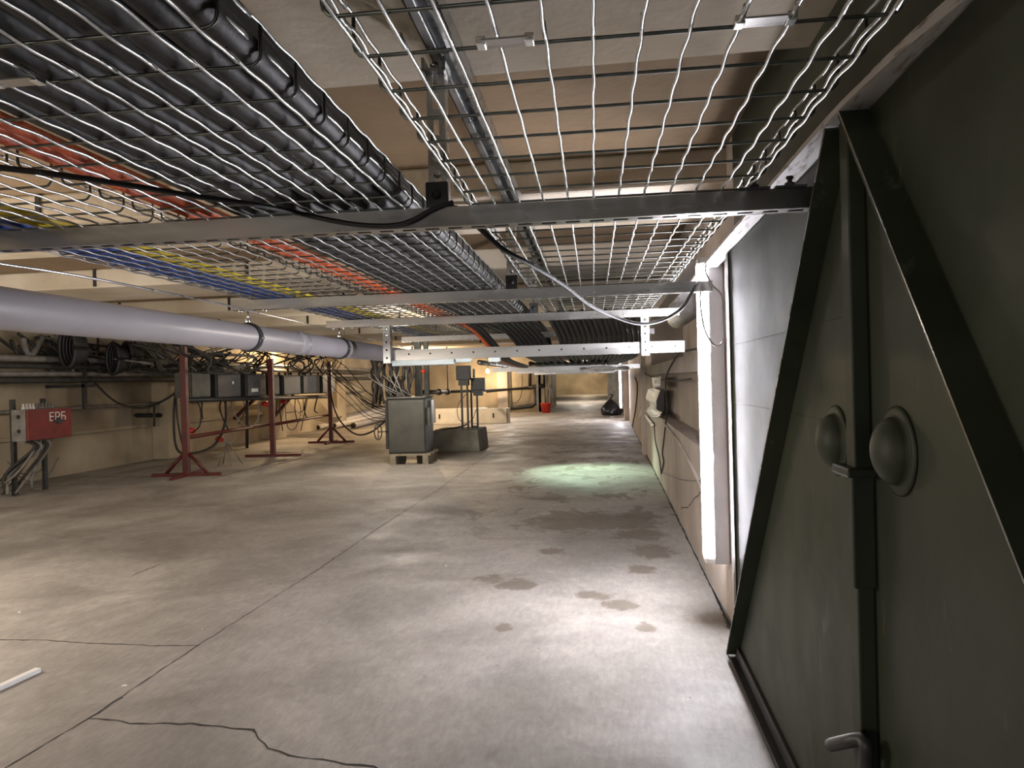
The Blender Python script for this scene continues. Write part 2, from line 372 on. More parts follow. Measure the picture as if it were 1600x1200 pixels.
# right wall with two niches
XW = 0.47
wr = MB()
wr.b2((XW, 2.68, 0), (XW+0.7, 3.86, ZS))
wr.b2((XW, 3.86, 0), (XW+0.7, 7.9, 0.62))
wr.b2((XW, 3.86, 1.02), (XW+0.7, 7.9, 1.12))
wr.b2((XW, 3.86, 1.62), (XW+0.7, 7.9, ZS))
wr.b2((XW+0.13, 3.86, 0.62), (XW+0.7, 7.9, 1.12)).b2((XW+0.35, 3.86, 1.12), (XW+0.7, 7.9, 1.62))
wr.b2((XW, 7.9, 0), (XW+0.7, 47, ZS))
struct(wr.build('wall_right', M['wallR'])); WR = bpy.data.objects['wall_right']
MB().b2((XW-0.05, 9.2, 0), (XW, 9.5, ZS)).build('pilaster', M['wallR'], WR)
MB().b2((-0.02, 19.6, 0), (XW, 20.4, ZS)).build('pillar', M['conc'], WR)
MB().b2((0.36, 16.6, 0), (XW, 17.3, ZS)).build('pilaster', M['wallR'], WR)
# plastered-in cable ridge running down the wall
MB().tube([(XW-0.004, 3.0, 0.30), (XW-0.004, 3.5, 0.38), (XW-0.004, 4.1, 0.47), (XW-0.004, 4.9, 0.55), (XW-0.004, 6.2, 0.60)], 0.013, 8).build('plaster_ridge', M['wallR'], WR)
def wall_ribbon(pts, wd):
    q = []
    for a, b in zip(pts, pts[1:]):
        for i in range(5): q.append(Vector(a).lerp(Vector(b), i/5)+Vector((0, random.uniform(-1, 1), random.uniform(-1, 1)))*0.006)
    q.append(Vector(pts[-1])); vs = []
    for p in q: vs += [p+Vector((0, 0, wd)), p-Vector((0, 0, wd))]
    MB().add(vs, [(2*i, 2*i+1, 2*i+3, 2*i+2) for i in range(len(q)-1)]).build('wall_crack', M['crack'], WR)
X_ = XW-0.0015
wall_ribbon([atx(1100, 765, X_), atx(1085, 778, X_), atx(1075, 792, X_), atx(1064, 795, X_)], 0.003)

# wall above the steel door
struct(MB().b2((0.47, -3.5, 1.43), (1.2, 2.68, ZS)).build('wall_above_door', M['door']))
struct(MB().b2((0.50, -3.5, 0.0), (1.2, 2.68, 1.43)).build('wall_behind_door', M['conc']))
# painted steel edge strip above the door, bent outward near the camera
def strip_mesh():
    path = [(-0.9, 0.52), (0.3, 0.50), (0.60, 0.47), (0.83, 0.435), (1.10, 0.397), (1.5, 0.383), (2.96, 0.385), (4.6, 0.392)]
    mb = MB(); vs = []
    for (y, x) in [(p.y, p.x) for p in smooth([Vector((b, a, 0)) for a, b in path], 6)]:
        vs += [(x, y, 1.43), (x+0.052, y, 1.43), (x+0.052, y, 1.44), (x, y, 1.44), (x+0.052, y, 1.49), (x+0.060, y, 1.49), (x+0.060, y, 1.43)]
    n = len(vs)//7; fs = []
    for i in range(n-1):
        a = i*7; b = a+7
        for p, q in ((0, 1), (1, 6), (6, 5), (5, 4), (4, 2), (2, 3), (3, 0)): fs.append((a+p, a+q, b+q, b+p))
    fs += [(0, 3, 2, 1), (1, 2, 4, 5, 6), (n*7-7, n*7-6, n*7-5, n*7-4), (n*7-6, n*7-1, n*7-2, n*7-3, n*7-5)]
    return mb.add(vs, fs)
struct(strip_mesh().build('trim_1', M['strip']))

# ------------------------------------------------------------------ steel door
XD = 0.43
door = bpy.data.objects.new('door_1', None); COL.objects.link(door); door.location = (XD, 1.3, 0); struct(door)
door['label'] = 'dark green steel protective door with welded ribs'
def D(mb, name, m=None, bevel=0):
    for i, v in enumerate(mb.v): mb.v[i] = (v[0]-XD, v[1]-1.3, v[2])
    return mb.build(name, m or M['door'], door, bevel=bevel)
D(MB().b2((XD, -0.9, 0.03), (0.49, 2.60, 1.425)), 'door_panel', bevel=0.002)
D(MB().b2((XD-0.006, 2.56, 0.03), (0.495, 2.60, 1.425)), 'edge_plate')
D(MB().b2((XD-0.002, 1.3, 0.90), (XD+0.001, 2.56, 0.903)).b2((XD-0.002, 1.3, 1.10), (XD+0.001, 2.56, 1.103)), 'weld_seam')
def brace(p0, p1, name):
    (y0, z0), (y1, z1) = p0, p1
    t = Vector((0, y1-y0, z1-z0)).normalized(); nrm = Vector((0, -t.z, t.y))*0.005
    a = Vector((XD+0.001, y0, z0)); b = Vector((XD+0.001, y1, z1)); pr = 0.044
    o = D(MB().prism([a-nrm, b-nrm, b-nrm+Vector((-pr, 0, 0)), a-nrm+Vector((-pr, 0, 0))], nrm*2), name)
    e = D(MB().prism([a-nrm*1.02+Vector((-pr, 0, 0)), b-nrm*1.02+Vector((-pr, 0, 0)), b-nrm*1.02+Vector((-pr-0.0012, 0, 0)), a-nrm*1.02+Vector((-pr-0.0012, 0, 0))], nrm*0.6), 'worn_edge', M['galvd'])
    e['label'] = 'bright worn bare steel edge'
brace((1.31, 1.424), (2.57, 0.02), 'door_brace')
brace((1.235, 1.424), (0.12, 0.02), 'door_brace')
D(MB().b2((XD-0.028, 1.245, 0.02), (XD, 1.285, 1.424)), 'locking_bar', bevel=0.003)
D(MB().b2((XD-0.036, 1.235, 0.64), (XD, 1.295, 0.83)).b2((XD-0.046, 1.222, 0.825), (XD, 1.308, 0.84)), 'bar_sleeve', bevel=0.003)
for (yc, zc) in ((1.135, 0.878), (1.425, 0.868)):
    prof = [(0.068, 0), (0.068, 0.003), (0.062, 0.005), (0.056, 0.005)] + [(0.052*math.cos(a), 0.005+0.032*math.sin(a)) for a in [PI/2*i/8 for i in range(9)]]
    D(MB().lathe(prof, (XD, yc, zc), Vector((-1, 0, 0)), 32), 'domed_cover')
pts = [atx(*q) for q in ((1353, 1230, XD-0.03), (1353, 1185, XD-0.03), (1353, 1166, XD-0.032), (1345, 1156, XD-0.036), (1325, 1158, XD-0.05), (1298, 1164, XD-0.06))]
pts = [pts[0]-Vector((0, 0, 0.08))]+smooth(pts, 4)
D(MB().tube(pts, 0.011, 12), 'lever_handle', M['boxd'])
D(MB().b2((XD-0.035, -0.9, 0.0), (XD+0.02, 2.60, 0.012)).b2((XD-0.012, -0.9, 0.012), (XD+0.02, 2.60, 0.055)), 'bottom_seal', M['pipedk'], 0.003)

# ------------------------------------------------------------------ wire mesh trays
TB = 1.37     # underside of the trays
def rail(p0, p1, r=0.0024, per=0.1, ampz=0.0028, ampx=0.0014, lift=-1):
    # a crimped longitudinal wire along the tray
    n = max(2, int((p1-p0)/0.0167)); out = []
    return n
def make_tray(a0, a1, y0, y1, label, group='wire mesh cable trays', h=0.054, cr=0.014):
    root = thing('wire_mesh_tray', label, 'cable tray', T((a0+a1)/2, y0, TB), TZ, group)
    am = (a0+a1)/2; A0, A1 = a0-am, a1-am; Ln = y1-y0; R = 0.0025
    lw = MB(); nb = int(round((a1-a0-0.03)/0.05)); xs = [A0+0.016+(A1-A0-0.032)*i/nb for i in range(nb+1)]
    ny = int(Ln/0.1)
    def wav(x0, z0, dx, dz, mb):
        pts = []; m = int(Ln/0.0166)
        for i in range(m+1):
            y = Ln*i/m; ph = 2*PI*(y-0.05)/0.1; s = math.cos(ph)
            pts.append((x0+dx*s+0.0004*math.sin(ph*0.5+x0*40), y, z0+dz*s))
        mb.tube(pts, R, 6)
    for x in xs: wav(x, R+0.001, 0.0006, -0.0016, lw)
    lw.build('bottom_wires', M['wire'], root)
    for sgn, X in ((-1, A0), (1, A1)):
        sw = MB()
        wav(X-sgn*0.0045, 0.030, sgn*-0.0017, 0.0006, sw); wav(X, h+0.001, 0.0, 0.0016, sw)
        sw.build('side_wires', M['wire'], root)
    cw = MB()
    for i in range(ny+1):
        y = 0.05+0.1*i
        if y > Ln: break
        z = 0.0075; pts = [(A0, y, h), (A0, y, z+cr)]
        pts += [(A0+cr-cr*math.cos(q), y, z+cr-cr*math.sin(q)) for q in (0.5, 1.05)] + [(A0+cr, y, z), (A1-cr, y, z)]
        pts += [(A1-cr+cr*math.sin(q), y, z+cr-cr*math.cos(q)) for q in (0.5, 1.05)] + [(A1, y, z+cr), (A1, y, h)]
        cw.tube(pts, 0.0024, 6)
    cw.build('cross_wires', M['wire_shaded'], root)
    return root
JY = 0.76
TR = [(-0.265, 0.335, 4.35, 'empty right-hand one beside the green door'),
      (-0.955, -0.378, 6.4, 'middle one full of black cables'),
      (-1.45, -0.975, 6.4, 'left-hand one carrying blue cables')]
for i, (a0, a1, ye, nm) in enumerate(TR):
    make_tray(a0, a1, JY-0.012, ye, 'wire mesh cable tray, ' + nm + ', long far section')
    t = make_tray(a0, a1, -0.55, JY+0.012, 'wire mesh cable tray, ' + nm + ', nearest section')
    t.location.z = TB-0.003
    t['group'] = 'near sections of the cable trays'
# splice clips at the joints
def clip(a, label):
    r = thing('splice_clip', label, 'clip', T(a, JY, TB-0.004), TZ, 'splice clips on the tray joints')
    MB().b2((-0.025, -0.010, -0.004), (0.025, 0.010, -0.002)).build('clip_plate', M['galvd'], r)
    for s in (-1, 1):
        MB().b2((s*0.026-0.005, -0.006, -0.006), (s*0.026+0.005, 0.009, 0.003)).build('hook', M['silver'], r, bevel=0.001)
for a, lb in ((-0.085, 'small zinc splice clip at left of the right-hand tray joint'), (0.185, 'small zinc splice clip at right of the right-hand tray joint'),
              (-0.66, 'small zinc splice clip under the black cables at the tray joint')): clip(a, lb)

# ------------------------------------------------------------------ cables in the trays
ZC = TB+0.010
def run(a, z, r, m, y0, y1, label, group, wob=0.004, n=8, name='cable', step=0.45, end=None, drift=0.0):
    pts = []; y = y0; p1 = random.uniform(0, 6); p2 = random.uniform(0, 6)
    while y < y1:
        pts.append(T(a+wob*math.sin(y*1.7+p1)+drift*(y-y0), y, z+abs(wob)*0.3*math.sin(y*2.3+p2))); y += step
    pts.append(T(a+drift*(y1-y0), y1, z))
    if end: pts += end
    return cable(name, pts, r, m, label, 'cable', group, n=n, k=4)
r = 0.0195
for lay, (cnt, a_) in enumerate(((10, -0.402), (9, -0.422), (8, -0.445))):
    for i in range(cnt):
        a = a_-i*0.0412
        end = None
        if lay == 0 and i < 4: end = [T(a+0.01, 6.3, 1.36), T(a+0.02, 6.7, 1.22), T(a+0.02, 7.4, 1.15)]
        lb = ('thick black power cable in the bottom layer of the middle tray', 'thick black power cable in the second layer of the middle tray', 'thick black power cable in the top layer of the middle tray')[lay]
        run(a, ZC+r+lay*0.036, r, M['black'], -0.5+random.uniform(-.05, .05), 6.0, lb, ('bottom layer of black cables', 'second layer of black cables', 'top layer of black cables')[lay], 0.003, n=10, name='power_cable', end=end)
for i, a in enumerate((-0.838, -0.864, -0.889)):
    run(a, ZC+0.014, 0.0115, M['orange'], -0.5, 6.0, 'orange corrugated conduit lying beside the thick black cables', 'orange conduits', 0.006, name='conduit')
for i in range(7):
    run(-1.432+0.0225*i, ZC+0.012+(0.018 if i % 2 else 0), 0.0105, M['blue'], -0.5, 6.2, 'blue cable in the bundle along the left edge of the left-hand tray', 'blue cables', 0.004, name='data_cable')
for i in range(3):
    run(-1.255+0.020*i, ZC+0.011, 0.009, M['yellow'], -0.5, 6.2, 'yellow cable beside the blue bundle in the left-hand tray', 'yellow cables', 0.004, name='data_cable')
# tray-to-lower-level drops at the far end
for i in range(17):
    a = -0.24+i*0.034
    P = [T(a-0.06, 4.25, 1.385+0.01*(i % 2)), T(a-0.03, 4.42, 1.385+0.01*(i % 2)), T(a-0.005, 4.62, 1.34), T(a+0.02, 4.85, 1.27), T(a+0.03, 5.15, 1.205), T(a+0.03, 6.5, 1.17), T(a*0.8-0.05, 11.0, 1.15+0.01*(i % 3))]
    cable('dropping_cable', P, 0.0165, M['black'], 'black cable in the wide bundle sweeping down from the end of the right-hand tray', 'cable', 'wide bundle of dropping cables', n=7)
for i in range(7):
    a = -0.60+i*0.033
    P = [T(a, 4.3, 1.368), T(a, 4.55, 1.362), T(a+0.05, 4.8, 1.30), T(a+0.10, 5.05, 1.21), T(a+0.12, 5.5, 1.17), T(a+0.1, 8.5, 1.16)]
    cable('dropping_cable', P, 0.0155, M['black'], 'black cable in the narrow middle bundle sweeping down below the black cable tray', 'cable', 'middle bundle of dropping cables', n=7)
for i in range(3):
    a = -0.80+i*0.028
    P = [T(a, 4.3, 1.366), T(a+0.03, 4.6, 1.33), T(a+0.08, 4.9, 1.24), T(a+0.13, 5.2, 1.15), T(a+0.14, 6.5, 1.12)]
    cable('dropping_cable', P, 0.014, M['orange'] if i == 0 else M['black'], ('orange conduit in the leftmost small bundle of dropping cables' if i == 0 else 'black cable beside the orange one in the leftmost small bundle'), 'cable', None if i == 0 else 'left bundle of dropping cables', n=7)

# ------------------------------------------------------------------ supports
SB, ST = 1.328, 1.369
def channel(y, label, a0=-1.52, a1=0.472, z0=SB, h=0.041, w_=0.041, slots=True, group='support channels under the trays', th=0.0025, m='galvd'):
    Ln = a1-a0; root = thing('support_channel', label, 'support channel', T(a0, y, z0), TZ, group)
    mb = MB()
    mb.b2((0, 0, 0), (Ln, th, h)).b2((0, w_-th, 0), (Ln, w_, h))
    # underside with real slots
    mb.b2((0, th, 0), (Ln, 0.013, th)).b2((0, w_-0.013, 0), (Ln, w_-th, th))
    x = 0.0
    while x < Ln:
        mb.b2((x, 0.013, 0), (min(x+0.020, Ln), w_-0.013, th)); x += 0.05
    # inward lips on top
    mb.b2((0, th, h-th), (Ln, 0.009, h)).b2((0, w_-0.009, h-th), (Ln, w_-th, h))
    mb.build('channel_profile', M[m], root)
    return root
S_Y = [1.475, 2.86, 3.94, 5.55]
names = ['nearest grey slotted support channel crossing under all trays', 'second grey support channel from the camera crossing under the trays',
         'third support channel from the camera with two brackets hanging below it', 'fourth support channel from the camera under the falling cables']
SUP = [channel(y, n) for y, n in zip(S_Y, names)]
def bolt(parent, x, y, z, ax=(0, 0, 1), r=0.008, name='bolt'):
    MB().lathe([(r, 0), (r, 0.006), (r*0.5, 0.0065), (r*0.5, 0.012)], (x, y, z), Vector(ax), 6).build(name, M['silver'], parent)
for s in SUP[1:]:
    for x in (0.03, 0.09, 0.14): bolt(s, x, 0.02, 0.0, (0, 0, -1))
# black cross bolts on the right end of the first support
for a in (0.33, 0.40):
    r_ = thing('tray_clamp', 'small dark clamp bolt on the ' + ('outer' if a > .35 else 'inner') + ' right end of the nearest channel', 'clamp', T(a, S_Y[0]+0.005, ST), TZ, None)
    MB().lathe([(0.010, 0.004), (0.010, 0.011), (0.0045, 0.012), (0.0045, 0.018), (0.007, 0.0185), (0.007, 0.024)], (0, 0, 0), Vector((0, 0, 1)), 6).build('bolt', M['boxd'], r_)
    MB().b2((-0.03, -0.012, 0), (0.03, 0.012, 0.004)).build('clamp_plate', M['boxd'], r_)

# ceiling rails and hangers
def rail_obj(a, y0, y1, label):
    root = thing('ceiling_rail', label, 'rail', T(a, y0, ZR-0.041), TZ)
    Ln = y1-y0; mb = MB(); t = 0.0025
    mb.b2((-0.031, 0, 0.0385), (0.031, Ln, 0.041)).b2((-0.031, 0, 0), (-0.0285, Ln, 0.041)).b2((0.0285, 0, 0), (0.031, Ln, 0.041))
    mb.b2((-0.031, 0, 0), (-0.012, Ln, t)).b2((0.012, 0, 0), (0.031, Ln, t)).b2((-0.012, 0, t), (-0.0105, Ln, 0.012)).b2((0.0105, 0, t), (0.012, Ln, 0.012))
    mb.build('rail_profile', M['galv'], root); return root
rail_obj(-0.297, -0.55, 8.5, 'galvanised ceiling rail running along the gap between the trays')
def hanger(y, label, a=-0.322):
    root = thing('hanger_bracket', label, 'hanger bracket', T(a, y, ST), TZ, 'slotted hangers between the trays')
    H = ZR-0.041-ST-0.03; w_ = 0.040; mb = MB()
    mb.b2((-w_/2, 0.03, 0.03), (-w_/2+0.0025, 0.065, H)).b2((w_/2-0.0025, 0.03, 0.03), (w_/2, 0.065, H))
    mb.b2((-w_/2, 0.0285, 0.03), (-0.006, 0.031, H)).b2((0.006, 0.0285, 0.03), (w_/2, 0.031, H))
    z = 0.03
    while z < H: mb.b2((-0.006, 0.0285, z), (0.006, 0.031, min(z+0.022, H))); z += 0.055
    mb.build('slotted_channel', M['galv'], root)
    hb = MB().b2((-0.026, 0.012, H), (0.026, 0.075, H+0.005)).b2((-0.026, 0.012, H-0.002), (-0.020, 0.075, H+0.028)).b2((0.020, 0.012, H-0.002), (0.026, 0.075, H+0.028)).b2((-0.026, 0.07, H), (0.026, 0.075, H+0.028))
    hb.build('head_bracket', M['galvd'], root); bolt(root, 0, 0.028, H+0.014, (0, -1, 0), 0.010)
    ft = MB().b2((-0.024, 0.012, -0.004), (0.024, 0.026, 0.058)).build('foot_bracket', M['boxd'], root, bevel=0.002)
    ft['label'] = 'dark painted foot plate'
    MB().lathe([(0.011, 0), (0.011, 0.002), (0.006, 0.003), (0.006, 0.005)], (0, 0.012, 0.03), Vector((0, -1, 0)), 12).build('bolt', M['boxd'], ft)
    bolt(root, 0, 0.028, 0.075, (0, -1, 0)); bolt(root, 0, 0.028, H-0.03, (0, -1, 0), 0.007)
hanger(S_Y[0], 'slotted steel hanger standing on the nearest channel between the trays')
hanger(S_Y[1], 'slotted steel hanger on the second channel between the trays')
hanger(S_Y[2], 'slotted steel hanger on the third channel between the trays')
# frame hanging below the third support
def low_hanger(a, label):
    root = thing('drop_bracket', label, 'hanger bracket', T(a, S_Y[2]-0.004, 1.115), TZ)
    mb = MB().b2((-0.021, -0.003, 0), (0.021, 0, 0.215)).b2((-0.021, 0, 0), (-0.018, 0.04, 0.215)).b2((0.018, 0, 0), (0.021, 0.04, 0.215))
    mb.build('channel_leg', M['galv'], root)
    for z in (0.03, 0.075, 0.12): MB().lathe([(0.006, 0), (0.006, 0.001)], (0, -0.003, z), Vector((0, -1, 0)), 10).build('bolt_hole', M['crack'], root)
    for z in (0.16, 0.195): bolt(root, 0, -0.003, z, (0, -1, 0), 0.009)
low_hanger(-1.165, 'galvanised bracket hanging from the left part of the third channel')
low_hanger(0.285, 'galvanised bracket hanging from the right end of the third channel')
lc = channel(S_Y[2]+0.045, 'deep galvanised channel carried low between the two hanging brackets', -1.15, 0.50, 1.13, 0.062, 0.041, group='low channels', m='galvd')
for i in range(13): MB().lathe([(0.0055, 0), (0.0055, 0.0008)], (0.10+i*0.125, 0, 0.035), Vector((0, -1, 0)), 8).build('bolt_hole', M['crack'], lc)
# white trunking offcuts under the low channel
for (a, b, z, ln, lb, dz) in ((-1.145, 3.965, 1.0985, 0.36, 'long pale plastic trunking strip under the low channel', 0.03), (-0.78, 3.985, 1.108, 0.09, 'short pale trunking piece beside the long strip', 0.022),
                          (-0.59, 3.985, 1.106, 0.065, 'short pale trunking piece under the middle of the low channel', 0.024)):
    o = MB().b2((0, 0, 0), (ln, 0.04, 0.0025)).b2((0, 0, 0), (ln, 0.0025, dz)).b2((0, 0.0375, 0), (ln, 0.04, dz)).build('trunking_strip', M['trunk'], loc=T(a, b, z), rz=TZ)
    tag(o, lb, 'trunking')
# lower level beyond: channels, conduits
for j, (y, z, a0, a1, lb) in enumerate(((7.0, 1.085, -1.0, 0.45, 'low galvanised channel far beyond the hanging brackets'), (9.2, 1.082, -1.0, 0.45, 'low galvanised channel under the far black cable run'), (12.0, 1.08, -1.0, 0.35, 'farthest low galvanised channel over the walkway'))):
    channel(y, lb, a0, a1, z, 0.041, group='low channels')
for j, (a, r_, m_) in enumerate(((-0.95, 0.022, 'galv'), (-0.80, 0.014, 'whitec'), (-0.72, 0.012, 'galv'))):
    o = cable('conduit', [T(a, 5.9, 1.135+r_), T(a+0.02, 9, 1.13+r_), T(a+0.1, 13, 1.13+r_)], r_, M[m_], ('thick ribbed grey conduit', 'white conduit', 'thin grey steel conduit')[j]+' lying on the far low channels', 'conduit', n=8)
for i in range(12):
    a = -0.55+i*0.06
    cable('run_cable', [T(a, 6.2+0.1*(i % 3), 1.145), T(a+0.02, 9, 1.14), T(a-0.04, 13, 1.12), T(a-0.02, 19, 1.16)], 0.016, M['black'], 'black cable of the far run lying on the low channels', 'cable', 'far black cable run', n=6)
# loop of white cable
cen = T(0.10, 6.6, 1.075)
cable('cable_coil', [cen+Vector((0.22*math.cos(q), 0.15*math.sin(q), 0.012*math.sin(3*q)+0.008*q/6.3)) for q in [2*PI*i/14 for i in range(26)]], 0.008, M['whitec'], 'flat white cable coil hanging under the far low channels', 'cable coil')

# ------------------------------------------------------------------ pipe
pz = 1.208
P0 = T(-1.50, -0.6, pz+0.012); P1 = T(-1.44, 6.6, pz)
pr = thing('drain_pipe', 'thick grey plastic drain pipe hanging left of the cable trays', 'pipe', P0)
d_ = (P1-P0); L_ = d_.length; dn = d_.normalized()
def seg(t0, t1, r_, nm):
    MB().lathe([(r_-0.004, 0), (r_, 0.003), (r_, (t1-t0)-0.003), (r_-0.004, t1-t0)], dn*t0, dn, 40).build(nm, M['pipe'], pr)
seg(0, 4.02, 0.055, 'pipe_length'); seg(3.96, 4.06, 0.0585, 'socket'); seg(4.05, L_, 0.0545, 'pipe_length')
def pclamp(y, label):
    c = P0+dn*((y-P0.y)/dn.y); root = thing('pipe_clamp', label, 'pipe clamp', c, 0, 'pipe clamps')
    ring = MB().lathe([(0.0555, -0.016), (0.0615, -0.016), (0.0635, -0.010), (0.0615, 0), (0.0635, 0.010), (0.0615, 0.016), (0.0555, 0.016)], (0, 0, 0), dn, 40).build('rubber_lined_ring', M['boxd'], root)
    rod = MB().lathe([(0.004, 0), (0.004, 0.066)], (0, 0, 0.058), Vector((0, 0, 1)), 8).build('threaded_rod', M['galv'], root)
    MB().lathe([(0.010, 0), (0.011, 0.004), (0.011, 0.018), (0.008, 0.022)], (0, 0, 0.062), Vector((0, 0, 1)), 10).build('nut', M['silver'], rod)
    MB().lathe([(0.006, 0), (0.006, 0.012)], (0.062, -0.004, -0.004), Vector((1, -0.4, 0)), 8).build('clamp_screw', M['silver'], ring)
pclamp(S_Y[1]+0.02, 'black rubber-lined clamp round the pipe at the second channel')
pclamp(S_Y[2]+0.02, 'black rubber-lined clamp round the pipe at the third channel')
pclamp(S_Y[3]+0.02, 'black rubber-lined clamp round the pipe at the fourth channel')
# thin white rod next to the pipe
cable('earthing_rod', [atz(-60, 402, 1.315), atz(0, 412, 1.315), atz(150, 436, 1.315), atz(340, 474, 1.315), atz(400, 488, 1.314), aty(480, 506, 4.0), aty(560, 526, 4.9), aty(630, 542, 6.0)], 0.0035, M['galv'], 'thin pale steel rod running along above the grey pipe', 'rod', n=8)

# ------------------------------------------------------------------ loose cords
def A(*l):
    out = []
    for px, py, y in l:
        p = aty(px, py, y)
        if p.x < -6.12: p = CAM+(p-CAM)*(6.12/-p.x)
        p.z = min(p.z, 1.69)
        out.append(p)
    return out
cable('hanging_cord', [T(-1.25, 0.75, 1.362)+Vector((0, 0, -.004)), atz(0, 262, 1.358), atz(75, 271, 1.356), atz(180, 286, 1.356), atz(300, 306, 1.355), atz(400, 320, 1.355)] + A((470, 334, 1.44), (520, 345, 1.455), (570, 352, 1.46), (615, 352, 1.46), (645, 344, 1.46), (670, 330, 1.462), (690, 322, 1.465), (708, 316, 1.47)), 0.0052, M['black'], 'black cord slung under the middle tray to the nearest hanger foot', 'cord', n=10)
cable('hanging_cord', A((700, 322, 1.50), (722, 330, 1.53), (755, 362, 1.55), (790, 392, 1.6), (830, 414, 1.7), (880, 445, 1.9), (920, 476, 2.1), (960, 495, 2.3), (1000, 506, 2.45), (1035, 500, 2.6), (1065, 482, 2.7), (1078, 462, 2.75), (1086, 448, 2.78), (1092, 440, 2.83)), 0.006, M['black'], 'long black cord looping from the nearest hanger to the lamp', 'cord', n=10)
cable('lamp_cord', A((1128, 408, 2.90), (1112, 404, 2.86), (1102, 420, 2.84), (1112, 444, 2.82), (1128, 462, 2.80), (1131, 500, 2.80), (1131, 530, 2.80), (1118, 540, 2.78), (1103, 520, 2.78), (1096, 490, 2.78), (1094, 462, 2.8), (1097, 445, 2.83)), 0.0035, M['greyc'], 'thin grey cord looping in front of the near tube lamp', 'cord', n=8)

# ------------------------------------------------------------------ tube lamps
def tube_lamp(loc, label, L=1.24):
    root = thing('tube_lamp', label, 'lamp', loc)
    hs = MB().b2((-0.004, -0.045, 0), (0.058, 0.045, L)).build('housing', M['lampgrey'], root, bevel=0.006)
    prof = [(-0.004-0.040*math.sin(q), -0.042*math.cos(q)) for q in [PI*i/10 for i in range(11)]]
    mb = MB(); mb.prism([(x, y, 0.03) for x, y in prof], (0, 0, L-0.06)); mb.sm = [False]*2+[True]*(len(mb.f)-2)
    mb.build('lit_tube', M['tube'], root)
    for z in (0.0, L-0.03): MB().b2((-0.040, -0.042, z), (0.0, 0.042, z+0.03)).build('end_cap', M['whitep'], root, bevel=0.008)
    for z in (0.42, 0.86): MB().b2((0.0, -0.052, z), (0.03, -0.044, z+0.03)).build('latch', M['lampgrey'], hs)
    return root
tube_lamp((0.411, 2.98, 0.235), 'lit upright tube lamp on the wall beside the green door')
tube_lamp((0.30, 16.65, 0.27), 'distant lit upright tube lamp down the right wall', 1.1)
def bulb_lamp(loc, label):
    root = thing('bulb_lamp', label, 'lamp', loc, 0, None)
    MB().lathe([(0.035, 0), (0.035, 0.05), (0.02, 0.06)], (0, 0, 0), Vector((0, 0, 1)), 12).build('lamp_base', M['boxd'], root)
    MB().lathe([(0.01, -0.13), (0.05, -0.10), (0.06, -0.06), (0.03, -0.01), (0.02, 0)], (0, 0, 0), Vector((0, 0, 1)), 14).build('glass_bulb', M['bulb'], root)
p = aty(762, 581, 21.3); bulb_lamp(p+Vector((0, 0, 0.08)), 'bright warm bulb lamp on the back wall behind the posts')
MB().lathe([(0.006, 0), (0.006, ZS-p.z-0.12)], (0, 0, 0.05), Vector((0, 0, 1)), 6).build('drop_rod', M['boxd'], bpy.data.objects['bulb_lamp'])
light('bulb_light', 'POINT', p+Vector((0, -0.15, -0.02)), 30, WARM, 0.08)

# ------------------------------------------------------------------ red stands
def base_pt(px, py): return G(px, py)
def stand(loc, label, splay=True, H=1.45, w_=0.40, rz=0.0):
    root = thing('red_stand', label, 'stand', loc, rz)
    MB().b2((-0.033, -0.033, 0.0), (0.033, 0.033, H)).build('post', M['redoxide'], root, bevel=0.003)
    MB().b2((-w_, -0.03, 0), (w_, 0.03, 0.035)).build('foot_bar', M['redoxide'], root, bevel=0.003)
    if splay:
        for s in (-1, 1):
            a = Vector((s*0.03, 0, 0.26)); b = Vector((s*0.25, 0, 0.02))
            MB().tube([a, b], 0.020, 4).build('foot_brace', M['redoxide'], root)
        MB().b2((-0.022, -0.35, 0.0), (0.022, 0.35, 0.03)).build('cross_foot', M['redoxide'], root)
    return root
b1, b2_, b3 = G(292, 744), G(427, 713), G(518, 692)
stand(b1, 'dark red steel stand nearest the camera with splayed foot', True, 1.5, 0.40, 0.10)
stand(b2_, 'dark red steel stand in the middle with plain flat foot', False, 1.4, 0.40, 0.10)
stand(b3, 'dark red steel stand farthest back with splayed foot', True, 1.4, 0.40, 0.10)
def bar(p, q, r_, m, name, label, cat, n=4):
    p = Vector(p); q = Vector(q); o = MB().tube([(0, 0, 0), q-p], r_, n).build(name, m, loc=p); return tag(o, label, cat)
bar((b1.x, b1.y, 0.44), (b2_.x-0.04, b2_.y-0.04, 0.46), 0.022, M['redoxide'], 'tie_bar', 'dark red bar tying the nearest stand to the middle one', 'bar')
bar((b2_.x+0.04, b2_.y+.04, 0.46), (b3.x-0.04, b3.y-0.04, 0.48), 0.022, M['redoxide'], 'tie_bar', 'dark red bar tying the middle stand to the farthest one', 'bar')
bar((b1.x-0.10, b1.y+0.1, 0.87), (b3.x-0.10, b3.y+0.1, 0.80), 0.03, M['boxd'], 'shelf_rail', 'dark rail carrying the row of grey junction boxes', 'rail')
